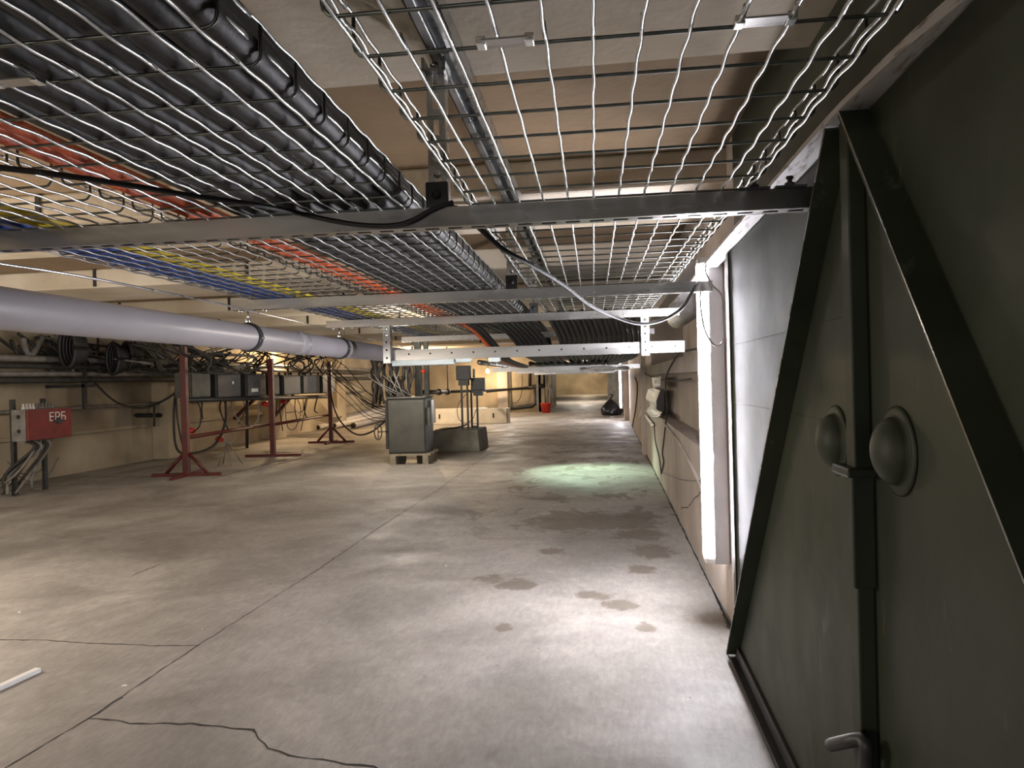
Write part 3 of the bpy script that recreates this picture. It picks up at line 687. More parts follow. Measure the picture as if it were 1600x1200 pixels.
# junction boxes in a row
bx = [(296, 330, 582, 621, 'box', 8.3), (337, 377, 584, 621, 'boxd', 8.7), (384, 416, 585, 619, 'boxd', 9.2), (417, 437, 586, 617, 'box', 9.8), (441, 470, 586, 617, 'boxd', 10.4), (472, 500, 586, 615, 'box', 11.2), (502, 524, 586, 614, 'boxd', 11.7)]
nm = ['grey-green junction box nearest the first red stand', 'dark junction box with a white spot, second in the row', 'dark junction box with a pale label, third in the row', 'narrow grey-green junction box just left of the middle stand',
      'dark junction box just right of the middle red stand', 'olive junction box, sixth along the row', 'small black junction box at the far end of the row']
XB = -4.86
for (x0, x1, y0, y1, mm, _), lb in zip(bx, nm):
    a = atx(x0, y1, XB); b = atx(x1, y1, XB); yn, yf = a.y+0.02, b.y-0.02; w_ = yf-yn
    zb = 0.5*(a.z+b.z); h_ = atx((x0+x1)/2, y0, XB).z-zb
    root = thing('junction_box', lb, 'junction box', (XB, (yn+yf)/2, zb), 0, 'row of junction boxes')
    body = MB().b2((-0.20, -w_/2, 0), (0, w_/2, h_)).build('box_body', M[mm], root, bevel=0.008)
    cover = MB().b2((0, -w_/2+0.015, 0.012), (0.016, w_/2-0.015, h_-0.012)).build('cover', M[mm], root, bevel=0.005)
    for i in range(3): MB().lathe([(0.016, 0), (0.016, 0.03), (0.01, 0.045)], (-0.1, -w_/3+i*w_/3, h_), Vector((0, 0, 1)), 8).build('cable_gland', M['dusty'], body)
    if 'white spot' in lb: MB().lathe([(0.024, 0), (0.020, 0.006)], (0.016, 0.08, h_*0.62), Vector((1, 0, 0)), 12).build('white_spot', M['whitep'], cover)
    if 'pale label' in lb: MB().b2((0.016, -0.16, h_*0.20), (0.019, 0.02, h_*0.36)).build('pale_label', M['whitep'], cover)
# tripod
tp = thing('small_tripod', 'small grey folding tripod on the floor between the red stands', 'tripod', G(357, 727))
MB().b2((-0.04, -0.04, 0.28), (0.04, 0.04, 0.30)).build('top_plate', M['greyc'], tp)
for q in (0.6, 2.5, 4.4, 5.4): MB().tube([(0.02*math.cos(q), 0.02*math.sin(q), 0.28), (0.17*math.cos(q), 0.17*math.sin(q), 0.004)], 0.006, 6).build('leg', M['greyc'], tp)
# red caps
for (px, py, y, lb) in ((298, 673, 8.5, 'small red plastic cap hanging beside the nearest red stand'), (414, 631, 10.2, 'bright red flag piece under the junction boxes'), (443, 627, 10.8, 'smaller red flag piece right of the bright one'), (343, 686, 9.0, 'dull red joint piece on the tie bar')):
    o = MB().lathe([(0.01, 0), (0.055, 0.01), (0.06, 0.05), (0.04, 0.075), (0.01, 0.08)], (0, 0, -0.04), Vector((0.1, 0, 1)), 10).build('red_marker', M['red'], loc=aty(px, py, y)); tag(o, lb, 'marker')

# ------------------------------------------------------------------ left side plumbing, boxes, tangle
ys0, ys1 = 5.0, 21.5
for j, (x, z, r_, mm, lb) in enumerate(((-6.05, 1.36, 0.035, 'greyc', 'topmost long grey pipe along the left wall'), (-6.0, 1.28, 0.03, 'dusty', 'second dark pipe from the top along the left wall'), (-6.05, 1.20, 0.028, 'greyc', 'third pipe from the top along the left wall'),
         (-6.0, 1.13, 0.034, 'dusty', 'lowest pipe of the upper group along the left wall'), (-6.38, 0.80, 0.022, 'greyc', 'single thin pipe low on the left wall'))):
    cable('wall_pipe', [(x, ys0, z), (x, 12, z+0.01), (x, 18, z)], r_, M[mm], lb, 'pipe', n=10, k=3)
for j, y in enumerate((7.5, 9.6, 12.0, 14.5)):
    r_ = thing('pipe_bracket', 'dark wall bracket holding the pipes, ' + ('nearest', 'second', 'third', 'farthest')[j] + ' of four', 'bracket', (-6.4, y, 1.05), 0, 'pipe brackets')
    MB().b2((-0.1, -0.02, 0), (0.5, 0.02, 0.035)).build('bracket_arm', M['boxd'], r_)
    MB().b2((0.36, -0.02, -0.25), (0.40, 0.02, 0.42)).build('bracket_post', M['boxd'], r_)
# red EPS box on posts
XR = -5.62
q0 = atx(40, 688, XR); q1 = atx(110, 688, XR); w_ = q1.y-q0.y; zb = atx(40, 690, XR).z; zt_ = atx(40, 640, XR).z; ye = (q0.y+q1.y)/2
rb = thing('red_junction_box', 'wide red metal junction box lettered in white, on posts by the left wall', 'junction box', (XR, ye, 0), 0.0)
body = MB().b2((-0.15, -w_/2, zb), (0, w_/2, zt_)).build('box_body', M['greyc'], rb, bevel=0.004)
cover = MB().b2((0, -w_/2+0.012, zb+0.005), (0.02, w_/2, zt_-0.005)).build('red_cover', M['redbox'], rb, bevel=0.004)
for i in range(10):
    x = -w_/2+0.05+i*(w_-0.22)/9
    MB().lathe([(0.016, 0), (0.016, 0.02), (0.011, 0.022), (0.011, 0.055)], (-0.06, x, zt_), Vector((0, 0, 1)), 8).build('cable_gland', M['whitec' if i < 4 else 'greyc'], body)
    MB().lathe([(0.012, 0), (0.012, 0.03)], (-0.06, x, zb), Vector((0, 0, -1)), 8).build('cable_gland', M['greyc'], body)
for z in (zb+0.1, zt_-0.07): MB().lathe([(0.02, 0), (0.02, 0.003)], (-0.07, -w_/2, z), Vector((0, -1, 0)), 10).build('knockout_hole', M['crack'], body)
for x in (-w_/2+0.04, w_/2-0.16): MB().b2((-0.186, x-0.02, 0), (-0.15, x+0.02, zt_+0.1)).build('post', M['boxd'], rb)
fc = bpy.data.curves.new('box_lettering', 'FONT'); fc.body = '\u0415\u0420\u0411'; fc.size = 0.125; fc.align_x = 'CENTER'; fc.extrude = 0.001; fc.materials.append(M['whitec'])
fo = bpy.data.objects.new('lettering', fc); COL.objects.link(fo); bpy.context.view_layer.update()
fm = bpy.data.meshes.new_from_object(fo.evaluated_get(bpy.context.evaluated_depsgraph_get())); bpy.data.objects.remove(fo)
fn = bpy.data.objects.new('box_lettering', fm); COL.objects.link(fn); fn.parent = cover; fn.location = (0.0215, 0.10, zt_-0.13); fn.rotation_euler = (PI/2, 0, PI/2)
MB().b2((0.02, 0.04, zb+0.17), (0.035, 0.18, zb+0.19)).b2((0.02, 0.09, zb+0.145), (0.03, 0.14, zb+0.205)).build('latch', M['boxd'], cover)
# grey boards left of the red box
for (x0, x1, y0, y1, y, mm, lb) in ((-30, 26, 640, 700, 7.4, 'boxd', 'dark equipment box at the left frame edge beside the red box'), (10, 34, 600, 640, 7.8, 'box', 'small dark box above the red box')):
    a = aty(x0, y1, y); b = aty(x1, y0, y); r_ = thing('equipment_box', lb, 'equipment box', ((a.x+b.x)/2, y, a.z))
    MB().b2((a.x-(a.x+b.x)/2, 0, 0), (b.x-(a.x+b.x)/2, 0.2, b.z-a.z)).build('box_body', M[mm], r_, bevel=0.006)
    MB().b2((-0.02, 0.08, -a.z), (0.02, 0.12, 0)).build('post', M['boxd'], r_)
bar((aty(6, 765, 7.3).x, 7.3, 0), (aty(6, 596, 7.3).x, 7.3, aty(6, 596, 7.3).z), 0.03, M['whitec'], 'white_post', 'tall pale post at the left frame edge', 'post', 6)
bar(aty(22, 752, 7.25), aty(27, 690, 7.25), 0.012, M['whitec'], 'white_conduit', 'thin white conduit rising from the floor beside the pale post', 'conduit', 6)
# drooping cables under the red box and a large hose bend above
rs = random.Random(3)
for i in range(9):
    x = XR-0.06-rs.random()*0.02; y = ye-w_/2+0.08+rs.random()*(w_-0.3)
    cable('drooping_cable', [(x, y, zb), (x+rs.uniform(-.1, .1), y, 0.45), (x+rs.uniform(-.2, 0), y-0.15, 0.22), (x-0.1+rs.uniform(-.2, .1), y-0.25+rs.uniform(-.1, .1), 0.03)], rs.uniform(.008, .018), M[rs.choice(['dusty', 'greyc', 'black', 'dusty'])], 'dark cable dropping from the underside of the red box', 'cable', 'cables under the red box')
cable('drooping_cable', A((12, 722, 7.2), (30, 738, 7.1), (48, 741, 7.1), (66, 733, 7.2), (78, 712, 7.3)), 0.010, M['greyc'], 'upper pale cable loop sagging under the red box', 'cable')
cable('drooping_cable', A((14, 730, 7.2), (36, 748, 7.1), (56, 752, 7.1), (76, 742, 7.2), (92, 715, 7.3)), 0.010, M['greyc'], 'lower pale cable loop sagging under the red box', 'cable')
cable('fabric_hose', A((36, 528, 7.0), (37, 540, 7.0), (44, 555, 7.0), (54, 548, 7.1), (66, 526, 7.2)), 0.035, M['greyc'], 'thick pale hose bend hanging below the big pipe at far left', 'hose', n=10)
for i, (px, py, y, ln) in enumerate(((78, 545, 7.6, .24), (150, 562, 8.6, .20), (172, 558, 9.0, .18))):
    c = A((px, py, y))[0]+Vector((0.3, 0, 0)); r_ = thing('cable_bundle', ('bulky dark cable bundle at far left behind the hose', 'dark cable bundle at the wall above the low thin pipe', 'smaller dark cable bundle next to the larger one')[i], 'cable bundle', c)
    mb = MB()
    for q in range(6): mb.tube(smooth([(ln*.4*math.cos(t)*(1-.07*q), 0.04*q-0.1, ln*(.9-.06*q)*math.sin(t)) for t in [2*PI*k_/9 for k_ in range(10)]], 3), 0.025, 6)
    mb.build('coiled_cable', M['black'], r_)
# long sagging cables in front of the wall
LB = 'thin dark cable in the tangle above the row of junction boxes'
cable('sagging_cable', A((120, 560, 8.0), (150, 600, 8.0), (185, 630, 8.1), (225, 637, 8.2), (262, 622, 8.2), (285, 600, 8.3), (300, 560, 8.4)), 0.014, M['dusty'], 'dark cable sagging across the plaster left of the nearest red stand', 'cable')
cable('sagging_cable', A((280, 560, 8.4), (272, 640, 8.4), (276, 700, 8.3), (300, 708, 8.4), (335, 695, 8.6), (352, 660, 8.8), (352, 620, 8.9)), 0.016, M['dusty'], 'thick dark cable loop round the foot of the nearest red stand', 'cable')
cable('sagging_cable', A((278, 570, 8.4), (276, 640, 8.4), (284, 690, 8.4), (290, 700, 8.5)), 0.012, M['black'], 'black cable hanging close to the nearest red post', 'cable')
cable('sagging_cable', A((304, 620, 8.4), (313, 640, 8.4), (312, 665, 8.4), (300, 676, 8.4)), 0.009, M['black'], 'short black cable below the first junction box ending in the red cap', 'cable')
cable('sagging_cable', A((360, 622, 9.0), (368, 650, 9.0), (388, 667, 9.1), (403, 655, 9.2), (404, 628, 9.3)), 0.010, M['greyc'], 'grey cable loop under the second and third junction boxes', 'cable')
cable('sagging_cable', A((448, 618, 10.6), (446, 640, 10.6), (450, 668, 10.5), (462, 668, 10.6), (470, 640, 10.8), (462, 618, 11.0)), 0.007, M['greyc'], 'thin cable loop hanging right of the middle red stand', 'cable')
cable('sagging_cable', A((515, 570, 11.0), (518, 620, 10.6), (530, 655, 10.2), (555, 678, 9.8), (580, 675, 9.4), (605, 655, 9.0)), 0.012, M['black'], 'heavy black cable sagging from the last junction box to the cabinet', 'cable')
for i in range(9):
    y0 = 555+i*4+rs.uniform(-3, 3)
    cable('sagging_cable', A((505+rs.uniform(-6, 6), y0, 11.2), (540+rs.uniform(-8, 8), y0+24+rs.uniform(-6, 12), 10.5), (575, 612+i*5+rs.uniform(-8, 8), 9.8), (610, 630+i*3.5, 9.2)), rs.uniform(.004, .008), M['dusty'], 'thin dark cable stretched from the junction boxes to the dark cabinet', 'cable', 'cables between boxes and cabinet')
for i in range(46):
    x0 = rs.uniform(285, 525); t0 = (x0-285)/240; yd = 8.3+t0*3.5
    x1 = x0+rs.uniform(-75, 75); y1 = rs.uniform(536, 552); 
    cable('tangled_cable', A((x0, rs.uniform(578, 588), yd+.1), (x0+rs.uniform(-22, 22), rs.uniform(560, 578), yd+rs.uniform(-.1, .3)), ((x0+x1)/2+rs.uniform(-25, 25), rs.uniform(550, 572), yd+rs.uniform(0, .4)), (x1, y1, yd+rs.uniform(0, .8))), rs.uniform(.006, .017), M[rs.choice(['dusty', 'black', 'dusty', 'greyc'])], LB, 'cable', 'cable tangle above the boxes', n=5, k=5)
for i in range(10):
    x0 = rs.uniform(300, 520); t0 = (x0-285)/240; yd = 8.3+t0*3.5
    cable('tangled_cable', A((x0, 618, yd), (x0+rs.uniform(-6, 6), 640, yd+.1), (x0+rs.uniform(-12, 12), rs.uniform(655, 690)-t0*20, yd+.2)), rs.uniform(.006, .013), M['dusty'], 'thin dark cable end hanging below the row of junction boxes', 'cable', 'cable ends below the boxes', n=5)
for i in range(44):
    x0 = rs.uniform(-10, 285); yd = rs.uniform(7.2, 9.6)
    cable('tangled_cable', A((x0, rs.uniform(520, 545), yd), (x0+rs.uniform(10, 60), rs.uniform(540, 575), yd+.2), (x0+rs.uniform(40, 110), rs.uniform(550, 590), yd+rs.uniform(.1, .6)), (x0+rs.uniform(60, 160), rs.uniform(548, 580), yd+rs.uniform(.3, 1.0))), rs.uniform(.008, .022), M[rs.choice(['dusty', 'dusty', 'greyc'])], 'dusty dark cable in the tangle along the left wall pipes', 'cable', 'cable tangle along the left wall', n=5, k=5)
# small wall fixtures
bar(aty(192, 649, 8.9), aty(252, 649, 9.4), 0.03, M['boxd'], 'wall_bracket', 'short dark bracket on the plaster left of the nearest stand', 'bracket')
bar(aty(241, 632, 9.2), aty(241, 666, 9.2), 0.022, M['box'], 'wall_bracket', 'short upright blue-grey bracket piece at the wall corner', 'bracket')
# sloping concrete stringer and second frame behind the stands
o = MB().prism([aty(425, 590, 12.8), aty(470, 590, 12.8), aty(520, 652, 12.8), aty(512, 662, 12.8), aty(470, 650, 12.8)], (0, 0.5, 0)).build('concrete_stringer', M['wall']); tag(o, 'sloping concrete stair underside behind the far red stand', 'stair stringer')
bar(aty(365, 655, 11.0), aty(412, 610, 11.3), 0.03, M['redoxide'], 'diagonal_bar', 'dark red diagonal bar behind the middle stand, left one', 'bar')
bar(aty(425, 655, 11.0), aty(458, 617, 11.4), 0.03, M['redoxide'], 'diagonal_bar', 'dark red diagonal bar behind the middle stand, right one', 'bar')
bar(aty(386, 700, 11.0)*1.0, aty(386, 600, 11.0), 0.028, M['boxd'], 'dark_post', 'slim dark post behind the third junction box', 'post')
# pipes stacked on the floor
for i, (p, q, r_, mm, lb) in enumerate((((497, 668, 15.2), (600, 640, 18.6), .06, 'whitec', 'lowest white roll of pipe lying left of the dark cabinet'), ((522, 665, 15.4), (610, 645, 18.8), .065, 'whitec', 'middle white roll of pipe lying left of the dark cabinet'),
        ((552, 665, 15.2), (620, 648, 19.8), .07, 'pipe', 'grey pipe lying nearest the dark cabinet'), ((538, 652, 17.0), (612, 634, 19.2), .065, 'pipe', 'upper grey pipe resting on the white rolls'))):
    a = aty(*p); b = aty(*q); r0 = thing('lying_pipe', lb, 'pipe', a); v = b-a
    MB().lathe([(r_*.8, 0.02), (r_*.8, 0), (r_, 0), (r_, v.length)], (0, 0, 0), v.normalized(), 14).build('pipe_wall', M[mm], r0)
    MB().lathe([(r_*.8, 0), (r_*.8, 0.004)], v.normalized()*-0.002, v.normalized(), 14).build('open_end', M['crack'], r0)

# ------------------------------------------------------------------ cabinet on its pallet
c0 = G(642, 726); cy = c0.y
ca = aty(608, 712, cy); cb = aty(663, 622, cy); cw = cb.x-ca.x; hh = cb.z
plh = 0.135
pal = thing('pallet', 'low pale wooden pallet under the dark cabinet', 'pallet', ((ca.x+cb.x)/2+0.02, cy-0.02, 0), 0.05)
for y in (0.0, 0.22, 0.44): MB().b2((-cw/2-0.02, y, plh-0.025), (cw/2+0.04, y+0.12, plh)).build('deck_board', M['wood'], pal)
for x in (-cw/2, cw/2-0.06): MB().b2((x, 0, 0), (x+0.07, 0.56, plh-0.025)).build('bearer', M['wood'], pal)
cab = thing('dark_cabinet', 'dark grey steel cabinet with handwheel standing on a pallet', 'cabinet', ((ca.x+cb.x)/2, cy, plh), 0.05)
H_ = hh-plh
MB().b2((-cw/2, 0, 0), (cw/2, 0.5, H_)).build('cabinet_body', M['cab'], cab, bevel=0.01)
MB().b2((-cw/2+0.01, -0.018, 0.02), (cw/2-0.01, 0, H_-0.03)).build('door', M['cab'], cab, bevel=0.005)
MB().b2((-cw/2-0.01, -0.03, H_), (cw/2+0.01, 0.51, H_+0.02)).build('lid', M['box'], cab, bevel=0.005)
MB().b2((cw/2, 0.08, H_*0.5), (cw/2+0.04, 0.16, H_*0.82)).build('side_catch', M['box'], cab)
MB().b2((cw/2+0.02, 0.3, H_*0.52), (cw/2+0.05, 0.42, H_*0.95)).build('side_plate', M['whitep'], cab)
MB().b2((-cw/2-0.06, 0.1, 0.05), (-cw/2, 0.45, H_*0.95)).build('back_plate', M['boxd'], cab)
hwc = Vector((-cw/2-0.14, 0.05, 0.27))
MB().tube([hwc+Vector((0.038*math.cos(q), 0.03*math.cos(q), 0.095*math.sin(q))) for q in [2*PI*i/20 for i in range(20)]], 0.008, 6, closed=True).build('handwheel', M['boxd'], cab)
MB().tube([hwc, hwc+Vector((0.13, 0.05, 0))], 0.008, 6).tube([hwc+Vector((0, 0, -.08)), hwc+Vector((0, 0, .08))], 0.006, 6).build('wheel_spindle', M['boxd'], cab)
# bundle rising above the cabinet
for i in range(26):
    x = rs.uniform(582, 640); yd = cy+rs.uniform(.25, .7)
    cable('rising_cable', A((x, rs.uniform(615, 640), yd), (x+rs.uniform(-6, 6), 600, yd+rs.uniform(-.1, .1)), (x+rs.uniform(-10, 10), 580, yd), (x+rs.uniform(-12, 12), 556, yd+rs.uniform(0, .3))), rs.uniform(.012, .024), M['dusty'], 'dark cable in the thick bundle rising above the cabinet', 'cable', 'cable bundle above the cabinet', n=6, k=4)
for i in range(9):
    x = rs.uniform(608, 660); x2 = x+rs.uniform(-55, 25)
    cable('rising_cable', A((x, 619, cy+.2), ((x+x2)/2+rs.uniform(-5, 5), 606, cy+.15), (x2, rs.uniform(575, 600), cy+.2)), rs.uniform(.004, .008), M['greyc'], 'thin pale wire fanning out of the cabinet top', 'cable', 'thin wires on the cabinet top', n=5)
for (x, lb, wd) in ((655, 'left square dark post rising behind the cabinet', .045), (668, 'right square dark post rising behind the cabinet', .03)):
    q = aty(x, 640, cy+0.9); r0 = tag(MB().b2((-wd, -0.03, 0), (wd, 0.03, ZR)).build('dark_post', M['box'], loc=(q.x, q.y, 0)), lb, 'post')
o = MB().lathe([(0.02, 0), (0.03, 0.01), (0.03, 0.04), (0.01, 0.05)], (0, 0, 0), Vector((0, 0, 1)), 10).build('red_marker', M['red'], loc=aty(661, 583, cy+.55)); tag(o, 'small red cap on the post above the cabinet', 'marker')
# concrete block with posts and boxes
k0 = G(712, 706); a = aty(676, 706, k0.y); b = aty(748, 672, k0.y)
blk = MB().prism([(0, 0, 0), (b.x-a.x+0.01, 0, 0), (b.x-a.x-0.02, 0.01, b.z), (0.0, 0.01, b.z)], (0, 0.75, 0)).build('concrete_block', M['conc'], loc=(a.x, k0.y, 0), bevel=0.01)
tag(blk, 'grey concrete block on the floor right of the dark cabinet', 'concrete block'); zt = b.z
def post_box(xs, x0, x1, y0, y1, lb, yoff, foot=False):
    yb = k0.y+yoff; q = aty((x0+x1)/2, y1, yb); root = thing('post_box', lb, 'switch box', (q.x, yb, zt))
    a_ = aty(x0, y1, yb); b_ = aty(x1, y0, yb)
    MB().b2((a_.x-q.x, -0.06, a_.z-zt), (b_.x-q.x, 0.06, b_.z-zt)).build('box_body', M['boxd'], root, bevel=0.008)
    MB().b2((a_.x-q.x+0.03, -0.05, a_.z-zt-0.08), (b_.x-q.x-0.03, 0.05, a_.z-zt)).build('gland_plate', M['boxd'], root)
    for x in xs:
        p_ = aty(x, 640, yb); MB().b2((p_.x-q.x-0.013, -0.013, 0), (p_.x-q.x+0.013, 0.013, a_.z-zt)).build('post', M['boxd'], root)
    if foot:
        p0_ = aty(xs[0], 640, yb); p1_ = aty(xs[1], 640, yb); MB().b2((p0_.x-q.x, -0.012, 0.01), (p1_.x-q.x, 0.012, 0.035)).build('foot_bar', M['boxd'], root)
post_box((722, 731), 714, 735, 571, 594, 'dark switch box on two slim posts, left one on the block', 0.25)
post_box((737, 746), 737, 757, 590, 610, 'dark switch box on a frame, right one on the block', 0.45, True)
o = MB().lathe([(0.018, 0), (0.018, 0.12), (0.012, 0.13)], (0, 0, 0), Vector((0, 0, 1)), 10).build('white_bottle', M['whitep'], loc=aty(740.5, 590, k0.y+.45)); tag(o, 'small white bottle standing on the right switch box', 'bottle')
cable('loop_cable', A((733, 610, k0.y+.38), (716, 632, k0.y+.3), (716, 652, k0.y+.3), (726, 661, k0.y+.3), (738, 655, k0.y+.35), (744, 640, k0.y+.4)), 0.005, M['black'], 'thin black cable loop round the posts on the block', 'cable')
for i in range(5):
    cable('loose_wire', [(a.x+0.02+i*.03, k0.y+0.1, zt+0.006), (a.x+0.2+i*.04, k0.y+0.15+.04*i, zt+0.02), (a.x+0.42+i*.02, k0.y+0.3, zt+0.05+i*.012)], 0.004, M['dusty'], 'dusty loose wire lying on the concrete block', 'cable', 'loose wires on the block')
# long white box
w0 = G(677, 660); a = aty(673, 658, 16.6); b = aty(791, 638, 16.6)
bxr = thing('white_crate', 'long low white box on the floor in front of the back wall', 'box', (a.x, 16.6, 0), -0.0)
Lw = b.x-a.x; hw = b.z
MB().b2((0, 0, 0), (Lw, 0.02, hw)).b2((0, 0.38, 0), (Lw, 0.40, hw)).b2((0, 0.02, 0), (0.02, 0.38, hw)).b2((Lw-0.02, 0.02, 0), (Lw, 0.38, hw)).b2((0.02, 0.02, 0), (Lw-0.02, 0.38, 0.02)).build('box_walls', M['whitep'], bxr)
MB().b2((0, 0.0, hw), (Lw*0.72, 0.40, hw+0.015)).build('lid', M['whitep'], bxr)
for x in (0.2, Lw-0.33): MB().b2((x, -0.004, hw*.35), (x+0.035, 0.002, hw*.68)).build('hand_hole', M['crack'], bxr)
e_ = MB().b2((Lw, 0.0, 0), (Lw+0.03, 0.40, hw)).build('end_board', M['wood'], bxr)

# ------------------------------------------------------------------ back wall plumbing
Y = 21.6
def bp(pts, r_, lb, m='pipedk', n=10): return cable('black_pipe', A(*[(x, y, Y) for x, y in pts]), r_, M[m], lb, 'pipe', n=n, k=2)
o = thing('soil_pipe', 'thick black pipe with elbows on the back wall', 'pipe', aty(835, 620, Y)); base = aty(835, 620, Y)
def sp(pts, r_, nm): MB().tube([aty(x, y, Y)-base for x, y in pts], r_, 12).build(nm, M['pipedk'], o)
sp([(798, 638), (810, 637), (832, 634), (837, 630), (837, 606)], 0.065, 'lower_elbow')
sp([(760, 612), (790, 609), (820, 606), (845, 602), (850, 601)], 0.035, 'cross_pipe')
sp([(828, 604), (828, 580), (828, 570)], 0.05, 'riser'); sp([(851, 602), (851, 580), (851, 570)], 0.05, 'riser')
sp([(826, 606), (836, 604), (852, 602)], 0.06, 'tee')
bb = aty(700, 612, 14.5); bpq = thing('water_pipe', 'black horizontal pipe with flanges running behind the cabinet', 'pipe', bb)
wp = [aty(660, 613, 13.0)-bb, aty(700, 612.3, 14.5)-bb, aty(760, 610, 17.5)-bb, aty(826, 607, 21.4)-bb]
MB().tube(wp[:2], 0.045, 10).build('pipe_run', M['pipedk'], bpq)
MB().tube(wp[1:], 0.030, 10).build('pipe_run', M['pipedk'], bpq)
for t in (0.6, 0.95, 1.6):
    i_ = int(t); c_ = wp[i_].lerp(wp[i_+1], t-i_); d2 = (wp[i_+1]-wp[i_]).normalized()*0.05
    MB().tube([c_, c_+d2], 0.065 if t < 1 else 0.05, 12).build('flange', M['pipedk'], bpq)
MB().b2((wp[1].x-0.01, wp[1].y-0.01, wp[1].z), (wp[1].x+0.01, wp[1].y+0.01, ZR-bb.z)).build('hanger_rod', M['boxd'], bpq)
cable('wall_cable', A((798, 574, Y), (799, 600, Y), (800, 635, Y)), 0.012, M['black'], 'straight black cable down the back wall behind the white box', 'cable')
cable('wall_cable', A((815, 576, Y), (816, 600, Y), (814, 618, Y), (808, 628, Y), (801, 630, Y)), 0.010, M['black'], 'curved black cable on the back wall left of the thick pipe', 'cable')
q = aty(841, 640, Y); o = MB().b2((-0.035, -0.03, 0), (0.035, 0.03, ZR)).build('grey_post', M['greyc'], loc=(q.x, Y-0.1, 0)); tag(o, 'slim grey post right of the thick black pipe', 'post')
for i, x in enumerate((848, 858)):
    q = aty(x, 640, Y); o = MB().b2((-0.055, -0.03, 0.0), (0.055, 0.03, ZR)).build('grey_post', M['wall'], loc=(q.x, Y+0.2, 0)); tag(o, ('pale upright board behind the mop handle', 'pale upright board at the corridor corner')[i], 'board')
# bucket with mop
g = G(853, 645); bk = thing('red_bucket', 'small red plastic bucket on the floor by the corridor corner', 'bucket', g)
MB().lathe([(0.115, 0), (0.16, 0.27), (0.172, 0.275), (0.172, 0.29), (0.15, 0.29), (0.105, 0.02), (0.0, 0.02)], (0, 0, 0), Vector((0, 0, 1)), 24).build('bucket_body', M['red'], bk)
mop = thing('mop', 'mop with grey strands leaning in the corner behind the bucket', 'mop', g+Vector((0.02, 0.22, 0.0)))
MB().tube([(0, 0, 0.02), (-0.02, 0.12, 1.15)], 0.014, 8).build('handle', M['wood'], mop)
mm_ = MB()
for i in range(14):
    q = rs.uniform(0, 6.28); mm_.tube([(0.1, 0.05, 0.85), (0.1+0.08*math.cos(q), 0.05+0.05*math.sin(q), 0.65), (0.12+0.13*math.cos(q), 0.05+0.07*math.sin(q), 0.35+rs.uniform(-.1, .1))], 0.014, 5)
mm_.build('mop_strands', M['greyc'], mop)
# rubbish bag
g = G(955, 649); bg = thing('rubbish_bag', 'crumpled black rubbish bag at the foot of the far pillar', 'bag', g)
mb = MB(); n1, n2 = 28, 14; vs = []
for j in range(n2+1):
    t = j/n2; r0 = 0.34*(math.sin(PI*min(1, 0.12+t*0.9))**0.6)*(1-0.55*t)
    for i in range(n1):
        q = 2*PI*i/n1; rr = r0*(1+0.13*math.sin(q*3+t*5)+0.09*math.sin(q*7-t*9)+rs.uniform(-.03, .03)); vs.append((rr*math.cos(q), rr*math.sin(q)*0.8, 0.44*t**1.15))
fs = [(j*n1+i, j*n1+(i+1) % n1, (j+1)*n1+(i+1) % n1, (j+1)*n1+i) for j in range(n2) for i in range(n1)] + [tuple(range(n1-1, -1, -1)), tuple(n2*n1+i for i in range(n1))]
mb.add(vs, fs, True); mb.build('bag_body', M['bag'], bg)
MB().lathe([(0.03, 0), (0.02, 0.03), (0.07, 0.12), (0.05, 0.14)], (0, 0, 0.42), Vector((0.1, 0, 1)), 10).build('bag_neck', M['bag'], bg)

# ------------------------------------------------------------------ right wall details
XC = XW-0.008
def wallc(pts, r_, lb, m='dusty'): return cable('wall_cable', [atx(x, y, XC) for x, y in pts], r_, M[m], lb, 'cable')
wallc([(1112, 540), (1075, 548), (1060, 553), (1044, 580), (1040, 600), (1042, 640), (1038, 680), (1035, 708), (1037, 722), (1033, 740)], 0.006, 'dark cable hanging in a long wave over the wall niche')
wallc([(1080, 592), (1050, 595), (1020, 590), (1003, 580), (998, 568)], 0.006, 'dark cable swagged across the top of the wall niche')
wallc([(1022, 660), (1024, 690), (1030, 715), (1033, 740)], 0.006, 'dark cable dropping from the white patches to the wall foot')
wallc([(992, 590), (996, 604), (993, 640), (988, 670), (990, 700)], 0.012, 'thick dark cable hanging beyond the niche, right one')
wallc([(978, 614), (980, 640), (984, 668), (988, 690)], 0.012, 'thick dark cable hanging beyond the niche, left one')
wallc([(1003, 640), (1004, 660), (1008, 680)], 0.006, 'short dark cable below the niche sill')
wallc([(1034, 738), (1060, 748), (1085, 751), (1104, 750)], 0.0035, 'thin pale wire crossing the wall to the near lamp', 'greyc')
# white patches at the niche, built as thin crumpled sheets
def scrap(pts, lb, d=0.012):
    ps = [atx(x, y, XW-0.02) for x, y in pts]; base = ps[0]; n = len(ps); ctr = sum(ps, Vector())/n
    vs = []
    for k_ in range(4):
        s = 1-k_*0.28
        vs += [ctr+(p_-ctr)*s-base+Vector((rs.uniform(-1, 1)*d*0.8, rs.uniform(-.2, .2)*d, 0)) for p_ in ps]
    fs = [(k_*n+i, k_*n+(i+1) % n, (k_+1)*n+(i+1) % n, (k_+1)*n+i) for k_ in range(3) for i in range(n)] + [tuple(3*n+i for i in range(n))]
    o = MB().add(vs, fs).build('white_patch', M['whitep'], loc=base); md = o.modifiers.new('thick', 'SOLIDIFY'); md.thickness = 0.002
    tag(o, lb, 'plastic scrap')
scrap([(1018, 590), (1032, 588), (1033, 604), (1020, 606)], 'small upper white patch at the niche edge')
scrap([(1012, 608), (1022, 606), (1030, 610), (1027, 626), (1025, 640), (1033, 648), (1032, 650), (1018, 650), (1010, 642), (1016, 638), (1016, 628), (1009, 622)], 'largest white patch in the wall niche')
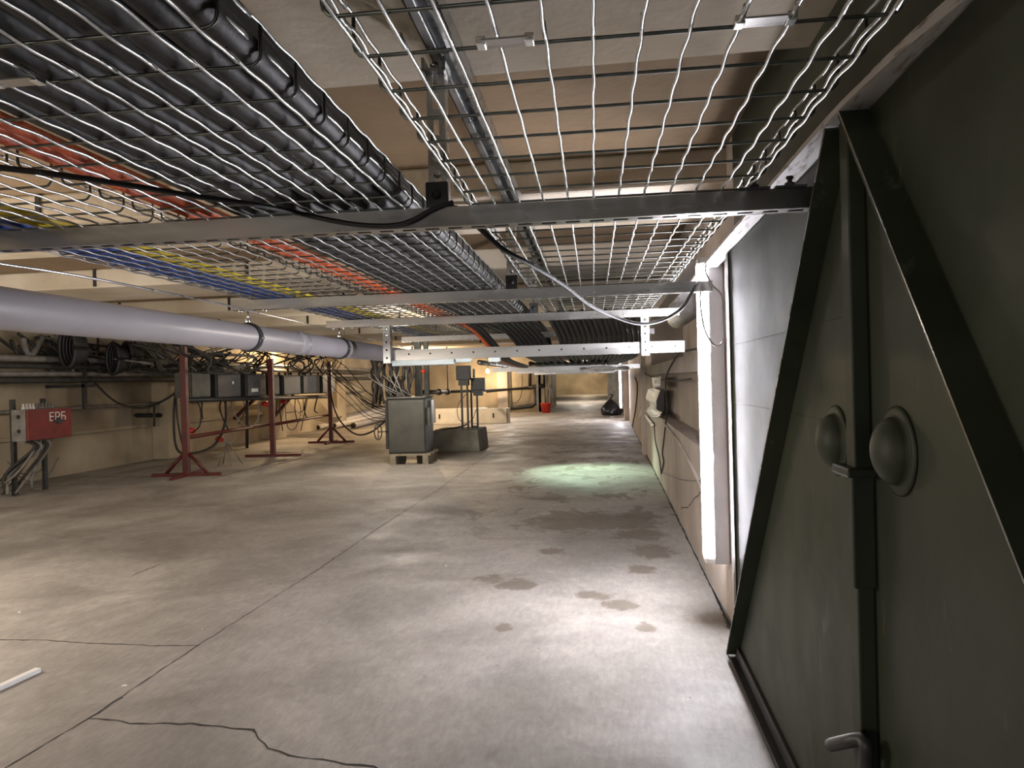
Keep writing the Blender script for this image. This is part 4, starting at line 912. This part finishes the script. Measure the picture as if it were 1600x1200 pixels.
scrap([(1010, 642), (1018, 638), (1034, 644), (1030, 652), (1018, 652)], 'white patch at the bottom of the group')
scrap([(1006, 648), (1010, 649), (1022, 664), (1018, 666)], 'narrow white strip slanting below the white patches')
scrap([(999, 652), (1001, 640), (1006, 628), (1004, 645)], 'thin white strip left of the white patches')
# dark box and duct over niche
a = atx(1080, 585, XW+0.1); 
o = MB().b2((0, 0, 0), (0.2, 0.5, 0.14)).build('niche_box', M['boxd'], loc=(XW+0.1, 4.2, 1.12)); tag(o, 'dark box standing in the upper wall niche', 'box')
o = MB().lathe([(0.09, 0), (0.09, 1.7)], (0, 0, 0), Vector((0, 1, 0)), 20).build('insulated_duct', M['whitec'], loc=(XW+0.14, 4.6, 1.5)); tag(o, 'pale round duct lying high in the upper wall niche', 'duct')

# ------------------------------------------------------------------ litter on the floor
g0 = G(-40, 1096); g1 = G(60, 1050); v = g1-g0
o = thing('white_trunking', 'loose white plastic trunking length on the floor at lower left', 'trunking', g0, math.atan2(v.y, v.x))
MB().b2((0, -0.013, 0.0), (v.length, 0.013, 0.016)).build('trunking_body', M['whitep'], o, bevel=0.002)
MB().b2((v.length-0.001, -0.010, 0.003), (v.length+0.0006, 0.010, 0.013)).build('open_end', M['greyc'], o)
def chip(px, py, s, lb, m='whitep'):
    g = G(px, py); n = 7; top = [(s*math.cos(2*PI*i/n)*rs.uniform(.5, 1.1), s*.6*math.sin(2*PI*i/n)*rs.uniform(.6, 1.1)) for i in range(n)]
    o = MB().prism([(x, y, 0.0) for x, y in top], (0, 0, s*0.25)).build('floor_chip', M[m], loc=g, rz=rs.uniform(0, 1)); tag(o, lb, 'chip')
chip(195, 1072, 0.012, 'white paper scrap next to the floor crack')
chip(30, 957, 0.009, 'white chip on the floor at the left frame edge')
chip(697, 884, 0.009, 'white chip on the floor in the middle of the walkway')
chip(316, 983, 0.005, 'tiny pale chip left of the long floor joint')
chip(631, 866, 0.005, 'tiny pale chip just left of the white one in the walkway')
chip(832, 653, 0.03, 'small white scrap on the floor before the red bucket')
chip(956, 652, 0.05, 'flat white scrap before the black bag')
